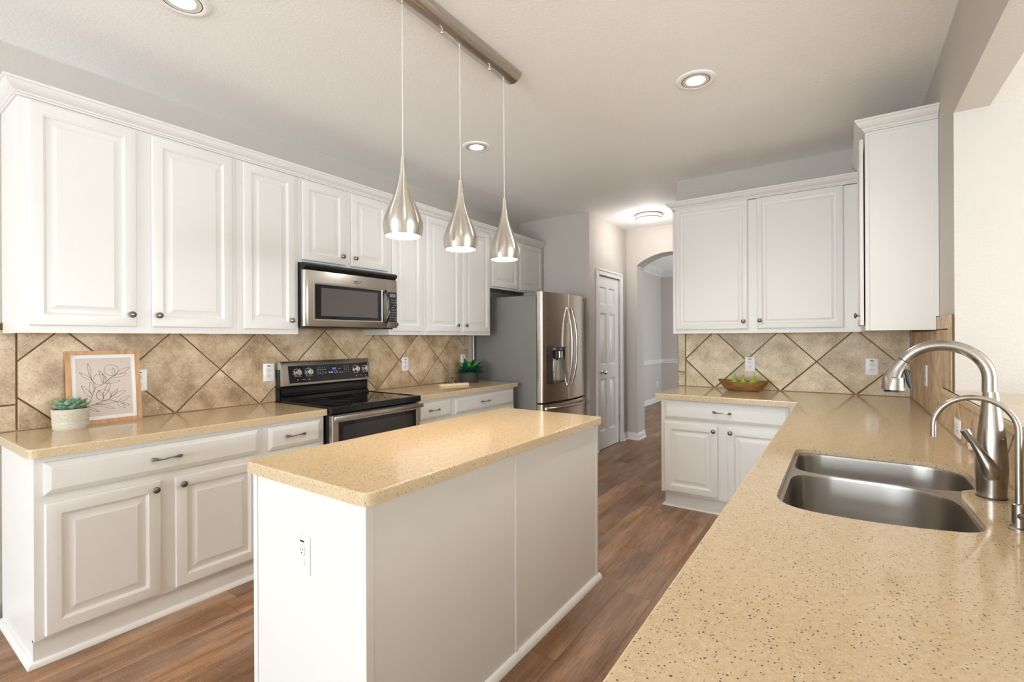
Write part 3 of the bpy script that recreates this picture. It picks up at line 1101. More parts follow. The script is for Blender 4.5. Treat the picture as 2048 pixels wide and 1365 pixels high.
# ------------------------------------------------------------------ faucets
fx_, fy_ = 3.7045, 1.842
fa = thing('kitchen_faucet', 'large brushed nickel pull-down faucet with high arched spout behind the sink', 'faucet', (fx_, fy_, CT))
prof = [(0.031, 0.0), (0.0315, 0.02), (0.0335, 0.055), (0.0345, 0.08), (0.0335, 0.115), (0.030, 0.16), (0.026, 0.20), (0.0212, 0.245), (0.0176, 0.283), (0.0168, 0.292)]
part('body', MB().lathe(prof, (fx_, fy_, CT), 40), 'steel_faucet', fa)
part('base_ring', MB().lathe([(0.0325, 0.0), (0.0325, 0.004), (0.031, 0.0045)], (fx_, fy_, CT), 40), 'darkgrey', fa)
pts = [(fx_ - 0.003, fy_, CT + 0.290), (fx_ - 0.003, fy_, CT + 0.330)]
Ra, zc_ = 0.0985, CT + 0.328
xc_ = fx_ - 0.003 - Ra
for k in range(1, 25):
    a = radians(150) * k / 24
    pts.append((xc_ + Ra * cos(a), fy_, zc_ + Ra * 0.93 * sin(a)))
part('spout', MB().tube(pts, 0.0158, 24), 'steel_faucet', fa)
pe = V(pts[-1])
tg = (V(pts[-1]) - V(pts[-2])).normalized()
q = [pe + tg * 0.0015, pe + tg * 0.012, pe + tg * 0.03 + V((0.000, 0, -0.002)), pe + tg * 0.05 + V((0.003, 0, -0.008)), V((3.4935, fy_, 1.236)), V((3.4925, fy_, 1.2))]
sh = part('spray_head', MB().tube(q, [0.0162, 0.0170, 0.0198, 0.0228, 0.0268, 0.0290], 28), 'steel_faucet', fa)
part('seam_ring', MB().tube([pe - tg * 0.0005, pe + tg * 0.002], 0.0164, 24), 'black', sh)
part('spray_face', MB().lathe([(0.023, 0), (0.023, 0.004), (0.018, 0.007)], (3.4925, fy_, 1.193), 24), 'darkgrey', sh)
part('spray_button', MB().tube([(3.5195, fy_ - 0.006, 1.262), (3.5245, fy_ - 0.006, 1.245), (3.527, fy_ - 0.006, 1.225), (3.532, fy_ - 0.006, 1.207)], [0.003, 0.0048, 0.0055, 0.0035], 12), 'black', sh)
# front facet and lever
fr = MB()
ring = []
d_ = V((-0.38, -0.925, 0)).normalized()
sd = V((0.925, -0.38, 0))
for k in range(28):
    a = 2 * pi * k / 28
    wv, hv = cos(a), sin(a)
    zz = 0.155 + 0.085 * hv
    wd = 0.024 * (1.0 - 0.30 * hv)
    rr = 0.0335 - max(0, zz - 0.08) * 0.093
    off_ = math.sqrt(max(1e-6, rr * rr - (wd * wv) ** 2)) if abs(wd * wv) < rr else 0
    ring.append(V((fx_, fy_, CT + zz)) + sd * (wd * wv * 0.98) + d_ * (off_ + 0.0008))
cen = V((fx_, fy_, CT + 0.155)) + d_ * 0.0225
mid = [p.lerp(cen, 0.25) - d_ * 0.001 for p in ring]
fr.loft([ring, mid, [p.lerp(cen, 0.9) for p in ring]], False, True)
part('facet', fr, 'steel_faucet', fa, smooth=60)
L0 = V((fx_, fy_, CT)) + d_ * 0.030
lv = [L0 + sd * 0.008 + V((0, 0, 0.063)), L0 + sd * 0.006 + d_ * 0.006 + V((0, 0, 0.078)), L0 + sd * -0.001 + d_ * 0.012 + V((0, 0, 0.102)),
      L0 + sd * -0.012 + d_ * 0.018 + V((0, 0, 0.128)), L0 + sd * -0.023 + d_ * 0.024 + V((0, 0, 0.152)), L0 + sd * -0.034 + d_ * 0.030 + V((0, 0, 0.174)), L0 + sd * -0.040 + d_ * 0.033 + V((0, 0, 0.187))]
part('lever', MB().tube(lv, [0.0190, 0.0205, 0.0160, 0.0105, 0.0088, 0.0105, 0.0112], 20, True), 'steel_faucet', fa, smooth=60)

gx, gy = 3.699, 1.565
ff = thing('filter_faucet', 'slim brushed nickel drinking water faucet nearest the camera', 'faucet', (gx, gy, CT))
part('base_flange', MB().lathe([(0.019, 0), (0.019, 0.004), (0.016, 0.007), (0.012, 0.0075)], (gx, gy, CT), 28), 'steel_faucet', ff)
part('body', MB().lathe([(0.0122, 0.006), (0.0122, 0.058), (0.010, 0.060), (0.006, 0.061)], (gx, gy, CT), 28), 'steel_faucet', ff)
Rg = 0.074
pts = [(gx, gy, CT + 0.058), (gx, gy, CT + 0.13), (gx, gy, CT + 0.225)]
for k in range(1, 25):
    a = pi * k / 24
    pts.append((gx - Rg + Rg * cos(a), gy, CT + 0.225 + Rg * 1.0 * sin(a)))
pts.append((gx - 2 * Rg, gy, CT + 0.198))
part('spout', MB().tube(pts, 0.0064, 16), 'steel_faucet', ff)
hd = (V((0.35, -0.93, 0))).normalized()
part('handle', MB().tube([V((gx, gy, CT + 0.034)), V((gx, gy, CT + 0.034)) + hd * 0.016, V((gx, gy, CT + 0.034)) + hd * 0.030], [0.009, 0.009, 0.0098], 20), 'steel_faucet', ff)
part('handle_lever', MB().tube([V((gx, gy, CT + 0.034)) + hd * 0.022 + sd * 0.008, V((gx, gy, CT + 0.05)) + hd * 0.022 + sd * 0.022, V((gx, gy, CT + 0.08)) + hd * 0.022 + sd * 0.03], [0.004, 0.004, 0.005], 12), 'steel_faucet', ff)

# ------------------------------------------------------------------ microwave
mw = thing('microwave_oven', 'stainless over-the-range microwave mounted above the range', 'microwave', (0.2, 2.24, 1.44))
mb = MB().box(0.014, 1.853, 1.44, 0.385, 2.634, 1.882, 0.002)
part('case', mb, 'black', mw)
vent = MB().prism([(0.385, 1.881), (0.405, 1.881), (0.428, 1.868), (0.428, 1.856), (0.400, 1.832), (0.385, 1.832)],
                  lambda a, b: V((a, 1.848, b)), lambda a, b: V((a, 2.645, b)))
part('vent', vent, 'black', mw)
y0, y1, ym, z0, z1 = 1.842, 2.652, 2.546, 1.449, 1.829


def mw_front(a0, a1, r0, r1, zz0, zz1, x0, x1):
    """front slab with round vertical edges"""
    n = 6
    ring = [(x0, a0)]
    for k in range(n + 1):
        t_ = pi / 2 * k / n
        ring.append((x1 - r0 + r0 * sin(t_), a0 + r0 - r0 * cos(t_)))
    for k in range(n + 1):
        t_ = pi / 2 * k / n
        ring.append((x1 - r1 + r1 * cos(t_), a1 - r1 + r1 * sin(t_)))
    ring.append((x0, a1))
    mb = MB()
    return mb.loft([[V((x + dx, y, z)) for x, y in ring] for z, dx in ((zz0, -0.003), (zz0 + 0.004, 0), (zz1 - 0.004, 0), (zz1, -0.003))], True, True)


door = part('door', mw_front(y0, ym, 0.03, 0.001, z0, z1, 0.386, 0.422), 'steel', mw, smooth=50)
mb = MB().rings_panel((0.4222, 1.906, 1.488), (0, 1, 0), (1, 0, 0), 0.593, 0.262, [(0, -0.002), (0, 0.0015), (0.006, 0.0025), (0.010, 0.0005)])
part('window_trim', mb, 'steel', door)
part('window', MB().box(0.4225, 1.918, 1.500, 0.4238, 2.488, 1.737), 'blackglass', door)
part('window_mesh', MB().box(0.4238, 1.965, 1.523, 0.4243, 2.450, 1.716), 'mwglass', door)
hp = []
for k in range(17):
    t_ = -1 + 2 * k / 16
    hp.append((0.426 + 0.034 * (1 - t_ ** 4), 2.522 + 0.010 * (1 - t_ * t_), 1.612 + 0.124 * t_))
part('handle', MB().tube(hp, [0.012] + [0.011] * 15 + [0.012], 14), 'blackgloss', door)
lg = text_mesh('Whirlpool', 0.012, 0.0003, basis((0.4256, 2.262, 1.784), (0, 1, 0), (0, 0, 1)))
bd = MB()
bd.loft([[V((0.4215 + h, 2.262 + 0.036 * k_ * cos(2 * pi * i / 28), 1.784 + 0.0135 * k_ * sin(2 * pi * i / 28))) for i in range(28)] for h, k_ in ((0, 1), (0.003, 1), (0.0038, 0.9))])
bdo = part('badge', bd, 'chrome', door)
part('badge_lettering', lg, 'ink', bdo)
pn = part('control_panel', mw_front(ym + 0.002, y1, 0.001, 0.012, z0, z1, 0.386, 0.422), 'steel', mw, smooth=50)
part('keypad', MB().box(0.4222, 2.557, 1.499, 0.4236, 2.641, 1.731), 'black', pn)
part('display', MB().box(0.4236, 2.569, 1.692, 0.4241, 2.628, 1.720), 'lcd', pn)
mb = MB()
for r_ in range(9):
    for c_ in range(4):
        if (r_ in (2, 8) and c_ in (1,)) or (r_ == 3 and c_ in (0, 3)):
            continue
        yy, zz = 2.570 + c_ * 0.0185, 1.668 - r_ * 0.0195
        mb.box(0.4235, yy, zz, 0.4239, yy + 0.009, zz + 0.005)
        mb.box(0.4235, yy + 0.002, zz - 0.005, 0.4239, yy + 0.007, zz - 0.003)
part('legend_print', mb, 'mark', pn)

# ------------------------------------------------------------------ range
rg = thing('electric_range', 'stainless and black freestanding electric range with glass cooktop', 'range', (0.35, 2.247, 0.0))
ya, yb = 1.863, 2.632
part('body', MB().box(0.03, ya, 0.02, 0.652, yb, 0.905), 'black', rg)
mb = MB().box(0.085, ya - 0.002, 0.905, 0.665, yb + 0.002, 0.9225, 0.003)
ctp = part('cooktop', mb, 'blackglass', rg)
for cx_, cy_, r_ in ((0.24, 2.06, 0.08), (0.24, 2.44, 0.075), (0.49, 2.06, 0.10), (0.49, 2.44, 0.09)):
    for rr in (r_, r_ * 0.7):
        part('burner_ring', MB().lathe([(rr, 0), (rr, 0.0003), (rr - 0.0012, 0.0003), (rr - 0.0012, 0)], (cx_, cy_, 0.9226), 40, None, False, False), 'darkgrey', ctp)
part('front_lip', MB().prism([(0.652, 0.877), (0.682, 0.877), (0.694, 0.886), (0.694, 0.918), (0.688, 0.925), (0.66, 0.9275), (0.652, 0.9275)],
                             lambda a, b: V((a, ya - 0.003, b)), lambda a, b: V((a, yb + 0.003, b))), 'blackgloss', rg)
part('side_trim', MB().box(0.09, ya - 0.004, 0.9, 0.66, ya + 0.008, 0.927, 0.002), 'blackgloss', rg)
part('side_trim', MB().box(0.09, yb - 0.008, 0.9, 0.66, yb + 0.004, 0.927, 0.002), 'blackgloss', rg)
od = part('oven_door', MB().box(0.652, ya, 0.235, 0.690, yb, 0.870, 0.004), 'steel', rg)
part('door_window', MB().box(0.6895, ya + 0.045, 0.33, 0.6915, yb - 0.045, 0.825), 'blackglass', od)
part('inner_window', MB().box(0.6915, ya + 0.078, 0.36, 0.692, yb - 0.078, 0.797), 'ovenglass', od)
hb = MB().box(0.706, ya - 0.006, 0.838, 0.724, yb + 0.006, 0.868, 0.004, 2)
hb.box(0.688, ya + 0.03, 0.843, 0.708, ya + 0.055, 0.863).box(0.688, yb - 0.055, 0.843, 0.708, yb - 0.03, 0.863)
part('door_handle', hb, 'steel', od)
part('storage_drawer', MB().box(0.652, ya, 0.06, 0.688, yb, 0.228, 0.004), 'steel', rg)
# backguard
part('backguard', MB().box(0.016, ya + 0.004, 0.905, 0.072, yb - 0.002, 1.145).prism(
    [(0.07, 0.922), (0.105, 0.922), (0.098, 0.945), (0.082, 0.952), (0.082, 1.010), (0.075, 1.02), (0.07, 1.02)],
    lambda a, b: V((a, ya + 0.012, b)), lambda a, b: V((a, yb - 0.012, b))), 'blackgloss', rg)
# control console: leaning stainless shell
side_p = [(0.016, 1.145), (0.016, 1.188), (0.026, 1.198), (0.050, 1.203), (0.072, 1.200), (0.082, 1.190), (0.112, 1.040), (0.112, 1.030), (0.104, 1.026), (0.074, 1.026), (0.074, 1.145)]
con = part('control_console', MB().prism(side_p, lambda a, b: V((a, ya + 0.006, b)), lambda a, b: V((a, yb + 0.002, b))), 'steel', rg)
up_ = V((0.082 - 0.112, 0, 1.190 - 1.040)).normalized()
nn_ = V((0, 1, 0)).cross(up_)
B0 = V((0.112, 0, 1.040))


def onp(y, s_, h=0.0):
    return B0 + up_ * s_ + nn_ * h + V((0, y, 0))


mb = MB()
mb.loft([[onp(a, b, h) for a, b in ((ya + 0.055, 0.004), (yb - 0.022, 0.004), (yb - 0.022, 0.130), (ya + 0.055, 0.130))] for h in (0, 0.0025)])
cp = part('control_glass', mb, 'blackglass', con)
for y_ in (1.985, 2.075, 2.493, 2.583):
    ctr = onp(y_, 0.078, 0.0025)
    m4 = basis(ctr, (0, 1, 0), up_)
    k_ = part('burner_knob', MB().lathe([(0.026, 0), (0.026, 0.004), (0.0225, 0.006), (0.0225, 0.024), (0.020, 0.027), (0.002, 0.027)], (0, 0, 0), 28, m4), 'chrome', cp)
    mb = MB().lathe([(0.0305, 0), (0.0305, 0.0006), (0.0285, 0.0006), (0.0285, 0)], (0, 0, 0), 36, m4, False, False)
    for j in range(9):
        a = radians(-50 + 35 * j)
        p = onp(y_ + 0.036 * cos(a), 0.078 + 0.036 * sin(a), 0.0027)
        mb.box(p.x, p.y - 0.0022, p.z - 0.0016, p.x + 0.0006, p.y + 0.0022, p.z + 0.0016)
    part('dial_print', mb, 'mark', k_)
    mb = MB()
    mb.loft([[onp(y_ + a, 0.078 + b, h) for a, b in ((-0.005, -0.019), (0.005, -0.019), (0.005, 0.019), (-0.005, 0.019))] for h in (0.028, 0.034)])
    part('grip', mb, 'steel', k_)
part('clock_digits', text_mesh('3:00', 0.020, 0.0002, basis(onp(2.292, 0.094, 0.0031), (0, 1, 0), up_)), 'blue', cp)
mb = MB()


def dash(y, s_, wy, hz):
    mb.loft([[onp(y + a, s_ + b, h) for a, b in ((0, 0), (wy, 0), (wy, hz), (0, hz))] for h in (0.0026, 0.003)])


for r_ in range(4):
    for c_ in range(4):
        dash(2.146 + c_ * 0.021, 0.062 + r_ * 0.014, 0.011 if r_ % 2 == 0 else 0.006, 0.005 if r_ % 2 == 0 else 0.0035)
dash(2.242, 0.062, 0.016, 0.009)
dash(2.262, 0.062, 0.016, 0.009)
for yy, ss in ((2.288, 0.072), (2.308, 0.072), (2.292, 0.058), (2.312, 0.062), (2.335, 0.060), (2.356, 0.060), (2.336, 0.090)):
    dash(yy, ss, 0.011, 0.0045)
for r_ in range(4):
    for c_ in range(3):
        dash(2.384 + c_ * 0.019, 0.060 + r_ * 0.015, 0.005, 0.004)
for yy in (1.981, 2.071, 2.489, 2.579):
    dash(yy - 0.002, 0.022, 0.009, 0.007)
dash(2.018, 0.026, 0.026, 0.002)
dash(2.524, 0.026, 0.024, 0.002)
dash(2.575, 0.010, 0.026, 0.003)
part('legend_print', mb, 'mark', cp)

# ------------------------------------------------------------------ refrigerator
FY0, FY1, FS = 4.12, 5.03, 4.5755
fg = thing('refrigerator', 'stainless french door refrigerator with water dispenser beside the pantry', 'refrigerator', (0.45, 4.575, 0.0))
part('case', MB().box(0.04, FY0 + 0.004, 0.02, 0.818, FY1 - 0.004, 1.800, 0.004), 'grey_side', fg)
part('hinge_cover', MB().box(0.66, FY0 + 0.012, 1.800, 0.80, FY0 + 0.06, 1.826, 0.003).box(0.80, FY0 + 0.008, 1.796, 0.845, FY0 + 0.045, 1.838, 0.004), 'grey_side', fg)


def fxx(y):
    t_ = (y - 4.575) / 0.455
    return 0.902 + 0.052 * (1 - t_ * t_) + 0.012 * t_


def fdoor(a0, a1, z0, z1, hole=None, n=16):
    ys_ = [a0 + (a1 - a0) * k / n for k in range(n + 1)]
    if hole:
        ys_ = sorted(set(ys_) | {hole[0], hole[1]})
    zz = [z0, z1] if not hole else [z0, hole[2], hole[3], z1]
    mb = MB()
    g_ = {}
    rr = 0.012

    def xf_(y):
        d = min(y - a0, a1 - y)
        r = 0 if d >= rr else rr - math.sqrt(max(0, rr * rr - (rr - d) ** 2))
        return fxx(y) - r
    ys_ = sorted(set(ys_) | {a0 + rr * k / 4 for k in range(5)} | {a1 - rr * k / 4 for k in range(5)})
    for i, y in enumerate(ys_):
        for j, z in enumerate(zz):
            g_[i, j] = mb.b.verts.new((xf_(y), y, z))
    for i in range(len(ys_) - 1):
        for j in range(len(zz) - 1):
            if hole and ys_[i] >= hole[0] - 1e-6 and ys_[i + 1] <= hole[1] + 1e-6 and j == 1:
                continue
            mb.face([g_[i, j], g_[i + 1, j], g_[i + 1, j + 1], g_[i, j + 1]])
    bk = [[mb.b.verts.new((0.830, y, z)) for y in (a0, a1)] for z in (z0, z1)]
    m = len(ys_) - 1
    t_ = len(zz) - 1
    mb.face([g_[i, 0] for i in range(m + 1)] + [bk[0][1], bk[0][0]])
    mb.face([g_[i, t_] for i in range(m + 1)] + [bk[1][1], bk[1][0]])
    mb.face([g_[0, j] for j in range(t_ + 1)] + [bk[1][0], bk[0][0]])
    mb.face([g_[m, j] for j in range(t_ + 1)] + [bk[1][1], bk[0][1]])
    mb.face([bk[0][0], bk[0][1], bk[1][1], bk[1][0]])
    return mb


HL = (4.275, 4.485, 0.905, 1.272)
dl = part('left_door', fdoor(FY0, FS - 0.002, 0.712, 1.832, HL), 'steel_fridge', fg, smooth=40)
drr = part('right_door', fdoor(FS + 0.002, FY1, 0.712, 1.832), 'steel_fridge', fg, smooth=40)
fz = part('freezer_drawer', fdoor(FY0, FY1, 0.07, 0.694), 'steel_fridge', fg, smooth=40)
part('kick_grille', MB().box(0.80, FY0 + 0.02, 0.012, 0.86, FY1 - 0.02, 0.066), 'black', fg)
# dispenser
xd0 = 0.872
mb = MB()
for (a, b, c_, d_) in (((HL[0], HL[2]), (HL[0], HL[3]), 0, 0), ((HL[1], HL[2]), (HL[1], HL[3]), 0, 0), ((HL[0], HL[2]), (HL[1], HL[2]), 0, 0), ((HL[0], HL[3]), (HL[1], HL[3]), 0, 0)):
    ps = [(a[0] + (b[0] - a[0]) * k / 8, a[1] + (b[1] - a[1]) * k / 8) for k in range(9)]
    fr_ = mb.verts([(fxx(y) - 0.0003, y, z) for y, z in ps])
    bk_ = mb.verts([(xd0, y, z) for y, z in ps])
    for k in range(8):
        mb.face([fr_[k], fr_[k + 1], bk_[k + 1], bk_[k]])
mb.face(mb.verts([(xd0, HL[0], HL[2]), (xd0, HL[1], HL[2]), (xd0, HL[1], HL[3]), (xd0, HL[0], HL[3])]))
dp = part('dispenser', mb, 'steel', dl)
mb = MB()
n_ = 6
for zz in ((0.895, 1.282),):
    A_ = [[V((fxx(y) + h, y, z)) for y in [4.188 + (4.274 - 4.188) * k / n_ for k in range(n_ + 1)]] for z, h in ((zz[0], 0.0), (zz[0], 0.0025), (zz[1], 0.0025), (zz[1], 0.0))]
    mb.loft(A_, False, False, False)
pnl = part('dispenser_panel', mb, 'steel_sink', dl)
mb = MB()
for k in range(9):
    z = 0.925 + k * 0.036
    mb.box(fxx(4.24) + 0.0015, 4.246, z, fxx(4.24) + 0.0045, 4.256, z + 0.006)
mb.box(fxx(4.21) + 0.0015, 4.205, 1.198, fxx(4.21) + 0.0045, 4.222, 1.206)
part('legend_print', mb, 'slot', pnl)
part('nozzle_housing', MB().box(xd0, 4.32, 1.150, 0.945, 4.43, 1.235, 0.006), 'darkgrey', dp)
part('nozzle_cover', MB().box(0.944, 4.345, 1.155, 0.962, 4.425, 1.232, 0.005), 'steel', dp)
part('ice_chute', MB().tube([(0.915, 4.375, 1.150), (0.912, 4.375, 1.135)], 0.014, 14).tube([(0.93, 4.38, 1.235), (0.93, 4.38, 1.270)], 0.014, 14), 'darkgrey', dp)
part('paddle', MB().tube([(0.905, 4.34, 1.135), (0.890, 4.345, 1.04), (0.885, 4.345, 1.0)], [0.006, 0.010, 0.012], 10), 'chrome', dp)
part('water_lever', MB().tube([(0.91, 4.37, 1.14), (0.888, 4.40, 0.925)], 0.006, 10), 'steel', dp)
part('hood', MB().box(xd0, 4.285, 1.262, 0.966, 4.50, 1.272, 0.002), 'darkgrey', dp)
part('drip_tray', MB().box(xd0, 4.28, 0.906, 0.958, 4.482, 0.916, 0.002), 'darkgrey', dp)


def fhandle(y, parent, sgn):
    mb = MB()
    pts_, rr_ = [], []
    for k in range(25):
        t_ = -1 + 2 * k / 24
        pts_.append((fxx(y) + 0.004 + 0.058 * (1 - abs(t_) ** 2.4), y + sgn * 0.018 * (1 - t_ * t_), 1.277 + 0.415 * t_))
        rr_.append(0.0125 if abs(t_) < 0.9 else 0.011)
    mb.tube(pts_, rr_, 14)
    return part('handle', mb, 'nickel', parent)


fhandle(4.535, dl, -0.3)
fhandle(4.617, drr, 1.0)
pts_ = []
for k in range(21):
    t_ = -1 + 2 * k / 20
    y = 4.575 + 0.40 * t_
    pts_.append((fxx(y) + 0.004 + 0.05 * (1 - abs(t_) ** 3), y, 0.648))
part('handle', MB().tube(pts_, 0.014, 14), 'nickel', fz)
ty = 4.978
nv = V((1, -(fxx(ty + 0.01) - fxx(ty - 0.01)) / 0.02, 0)).normalized()
part('badge_lettering', text_mesh('LG', 0.030, 0.0004, basis((fxx(ty) + 0.001, ty, 1.795), V((0, 0, 1)).cross(nv), (0, 0, 1))), 'slot', drr)
single('power_cable', MB().tube([(0.03, 4.098, 0.93), (0.03, 4.098, 1.08), (0.024, 4.096, 1.25), (0.02, 4.10, 1.50)], 0.006, 10), 'white',
       'white cable running up the wall beside the refrigerator', 'cable')

# ------------------------------------------------------------------ lamps
CAN = 'recessed ceiling downlights'


def downlight(loc, label):
    r = thing('recessed_light', label, 'light', loc, 0, CAN)
    part('trim_ring', MB().lathe([(0.107, 0), (0.107, -0.004), (0.103, -0.007), (0.080, -0.008), (0.0765, -0.006), (0.0765, 0)], (0, 0, 0), 48, None, False, False), 'ceil', r, True)
    part('gasket', MB().lathe([(0.0768, -0.001), (0.0768, -0.0065), (0.0725, -0.0065), (0.0725, -0.001)], (0, 0, 0), 48, None, False, False), 'black', r, True)
    bf = MB()
    pr = []
    for k in range(9):
        z = -0.0062 + 0.0008 * 0
        pr.append((0.0725 - 0.0022 * k, -0.0060 + 0.0004 * (k % 2)))
    bf.lathe([(0.0725, -0.0065)] + pr[1:] + [(0.050, -0.0052)], (0, 0, 0), 48, None, False, False)
    part('baffle', bf, 'baffle', r, True)
    part('bulb', MB().lathe([(0.0525, -0.0050), (0.045, -0.0066), (0.02, -0.0074), (0.001, -0.0076)], (0, 0, 0), 40, None, True, True), 'bulb', r, True)
    return r


def can_lamp(x, y, power):
    l = bpy.data.lights.new('downlight_lamp', 'SPOT')
    l.energy = power
    l.color = (1.0, 0.98, 0.95)
    l.spot_size = radians(140)
    l.spot_blend = 1.0
    l.shadow_soft_size = 0.06
    o = bpy.data.objects.new('downlight_lamp', l)
    o.location = (x, y, H - 0.02)
    COL.objects.link(o)


dl0 = downlight((1.035, 0.895, H), 'round recessed downlight nearest the left wall, at the ceiling front')
dup(dl0, (2.686, 2.836, H), label='round recessed downlight in the ceiling right of the three pendants')
dup(dl0, (1.076, 2.858, H), label='round recessed downlight in the ceiling behind the three pendants')
for x, y, pw in ((1.035, 0.895, 4), (2.686, 2.836, 42), (1.076, 2.858, 18), (2.686, 0.895, 8)):
    can_lamp(x, y, pw)
fl = thing('flush_light', 'round flush ceiling light with bronze rings near the arched opening', 'light', (1.478, 5.60, H))
part('base_pan', MB().lathe([(0.150, 0), (0.150, -0.012), (0.14, -0.013)], (0, 0, 0), 48, None, False, True), 'copper', fl, True)
part('diffuser', MB().lathe([(0.142, -0.012), (0.142, -0.055), (0.132, -0.064), (0.08, -0.070), (0.002, -0.072)], (0, 0, 0), 48, None, False, True), 'diffuser', fl, True)
part('band', MB().lathe([(0.143, -0.042), (0.152, -0.042), (0.152, -0.056), (0.143, -0.056)], (0, 0, 0), 48, None, False, False), 'copper', fl, True)
l = bpy.data.lights.new('flush_lamp', 'POINT')
l.energy = 9
l.color = (1.0, 0.96, 0.92)
l.shadow_soft_size = 0.12
o = bpy.data.objects.new('flush_lamp', l)
o.location = (1.478, 5.60, H - 0.16)
COL.objects.link(o)

# pendant bar with three drop lamps
PX = 1.862
pb = thing('pendant_bar', 'brushed nickel half-round ceiling bar carrying the three pendant lamps', 'light fixture', (PX, 1.75, H))
hp_ = [(0.058 * cos(pi * k / 20), -0.046 * sin(pi * k / 20)) for k in range(21)]
part('canopy', MB().prism([(PX + a, H + b) for a, b in hp_], lambda a, b: V((a, 1.296, b)), lambda a, b: V((a, 2.204, b))), 'steel', pb)
for y in (1.63, 1.99):
    part('screw', MB().lathe([(0.004, 0), (0.004, -0.010), (0.0065, -0.012), (0.0075, -0.016), (0.0055, -0.021), (0.001, -0.022)], (PX, y, H - 0.044), 16), 'screw', pb)
PROF = [(0.0102, 0.330), (0.0105, 0.322), (0.0122, 0.295), (0.0155, 0.262), (0.0210, 0.228), (0.0310, 0.190), (0.0450, 0.152), (0.0610, 0.116), (0.0740, 0.083),
        (0.0810, 0.057), (0.0820, 0.042), (0.0800, 0.020), (0.0740, 0.0)]


def pendant(y, label):
    r = thing('pendant_lamp', label, 'pendant light', (PX, y, 1.787), 0, 'teardrop pendants over the island')
    inner = [(max(0.002, a - 0.0018), z) for a, z in PROF]
    part('shade', MB().lathe(PROF + [(a, z) for a, z in reversed(inner[8:])], (0, 0, 0), 56, None, True, False), 'steel_v', r, True, smooth=60)
    part('shade_lining', MB().lathe([(0.0715, 0.001), (0.077, 0.02), (0.0785, 0.042), (0.0775, 0.055), (0.07, 0.083), (0.05, 0.10)], (0, 0, 0), 48, None, False, False), 'lampinner', r, True)
    part('bulb', MB().lathe([(0.066, 0.016), (0.060, 0.007), (0.045, 0.003), (0.02, 0.001), (0.001, 0.0005)], (0, 0, 0), 40, None, True, True), 'bulb_warm', r, True)
    top = H - 0.046 - 1.787
    part('cord', MB().tube([(0, 0, 0.328), (0, 0, top - 0.02), (0, 0, top - 0.0035)], 0.0018, 8), 'cord', r, True)
    part('cord_grip', MB().lathe([(0.003, -0.018), (0.005, -0.012), (0.005, -0.0012)], (0, 0, top), 12), 'screw', r, True)
    return r


pd = pendant(1.388, 'brushed nickel teardrop pendant nearest the camera, leftmost of the three')
dup(pd, (PX, 1.753, 1.787), label='brushed nickel teardrop pendant in the middle of the three')
dup(pd, (PX, 2.115, 1.787), label='brushed nickel teardrop pendant farthest away, rightmost of the three')
for y in (1.388, 1.753, 2.115):
    l = bpy.data.lights.new('pendant_lamp_light', 'SPOT')
    l.energy = 5.5
    l.color = (1.0, 0.85, 0.66)
    l.spot_size = radians(130)
    l.spot_blend = 0.7
    l.shadow_soft_size = 0.05
    o = bpy.data.objects.new('pendant_lamp_light', l)
    o.location = (PX, y, 1.778)
    COL.objects.link(o)
# loops of cable lying on the bar
for i, y in enumerate((1.753, 2.115)):
    root = [x for x in COL.objects if x.name.startswith('pendant_lamp') and x.type == 'EMPTY' and abs(x.location.y - y) < 1e-3][0]
    mb = MB()
    mb.tube([(PX, y, H - 0.058), (PX, y - 0.012, H - 0.053), (PX + 0.004, y - 0.05, H - 0.0492), (PX + 0.005, y - 0.10, H - 0.0482), (PX, y - 0.1155, H - 0.0482)], 0.0016, 8)
    part('cord_loop', mb, 'cord', root)

# ------------------------------------------------------------------ sockets


def outlet(loc, rz, label, style='duplex', horiz=False, group='white socket plates'):
    r = thing('wall_outlet', label, 'outlet', loc, rz, group)
    W, Hh = 0.078, 0.124
    if horiz:
        W, Hh = Hh, W
    part('cover_plate', MB().box(-W / 2, -0.006, -Hh / 2, W / 2, 0.0, Hh / 2, 0.002, 2), 'white', r, True)
    for sg in (1, -1):
        if style == 'capped' and sg == -1:
            part('safety_cap', MB().lathe([(0.019, 0), (0.019, 0.004), (0.016, 0.0055), (0.002, 0.0058)], (0, -0.006, -0.019), 28, Matrix.Rotation(pi / 2, 4, 'X')), 'offwhite', r, True)
            continue
        cx_, cz_ = (0.0195 * sg, 0) if horiz else (0, 0.0195 * sg - 0.006)
        mb = MB()
        if style == 'decor':
            mb.box(cx_ - 0.0165, -0.0075, cz_ - 0.019, cx_ + 0.0165, -0.0055, cz_ + 0.019, 0.0008)
        else:
            rg_ = [(0.0172 * cos(a_), max(-0.0135, min(0.0135, 0.0172 * sin(a_)))) for a_ in [2 * pi * k / 28 for k in range(28)]]
            mb.loft([[V((cx_ + a_, -h_, cz_ + b_)) for a_, b_ in rg_] for h_ in (0.0055, 0.008)])
        rc = part('receptacle', mb, 'offwhite', r, True)
        mb = MB()
        mb.box(cx_ - 0.0075, -0.0086, cz_ + 0.0005, cx_ - 0.0052, -0.0076, cz_ + 0.0090)
        mb.box(cx_ + 0.0052, -0.0086, cz_ + 0.0015, cx_ + 0.0075, -0.0076, cz_ + 0.0085)
        mb.lathe([(0.0026, 0), (0.0026, 0.001)], (cx_, -0.0076, cz_ - 0.0062), 12, Matrix.Rotation(pi / 2, 4, 'X'))
        if style != 'decor':
            mb.lathe([(0.0178, 0.0), (0.0178, 0.0004), (0.0170, 0.0004), (0.0170, 0)], (cx_, -0.006, cz_), 28, Matrix.Rotation(pi / 2, 4, 'X'), False, False)
        part('slots', mb, 'slot', rc, True)
    if not horiz:
        part('sticker', MB().box(-0.012, -0.0065, 0.0415, 0.012, -0.0058, 0.0475), 'slot', r, True)
    return r


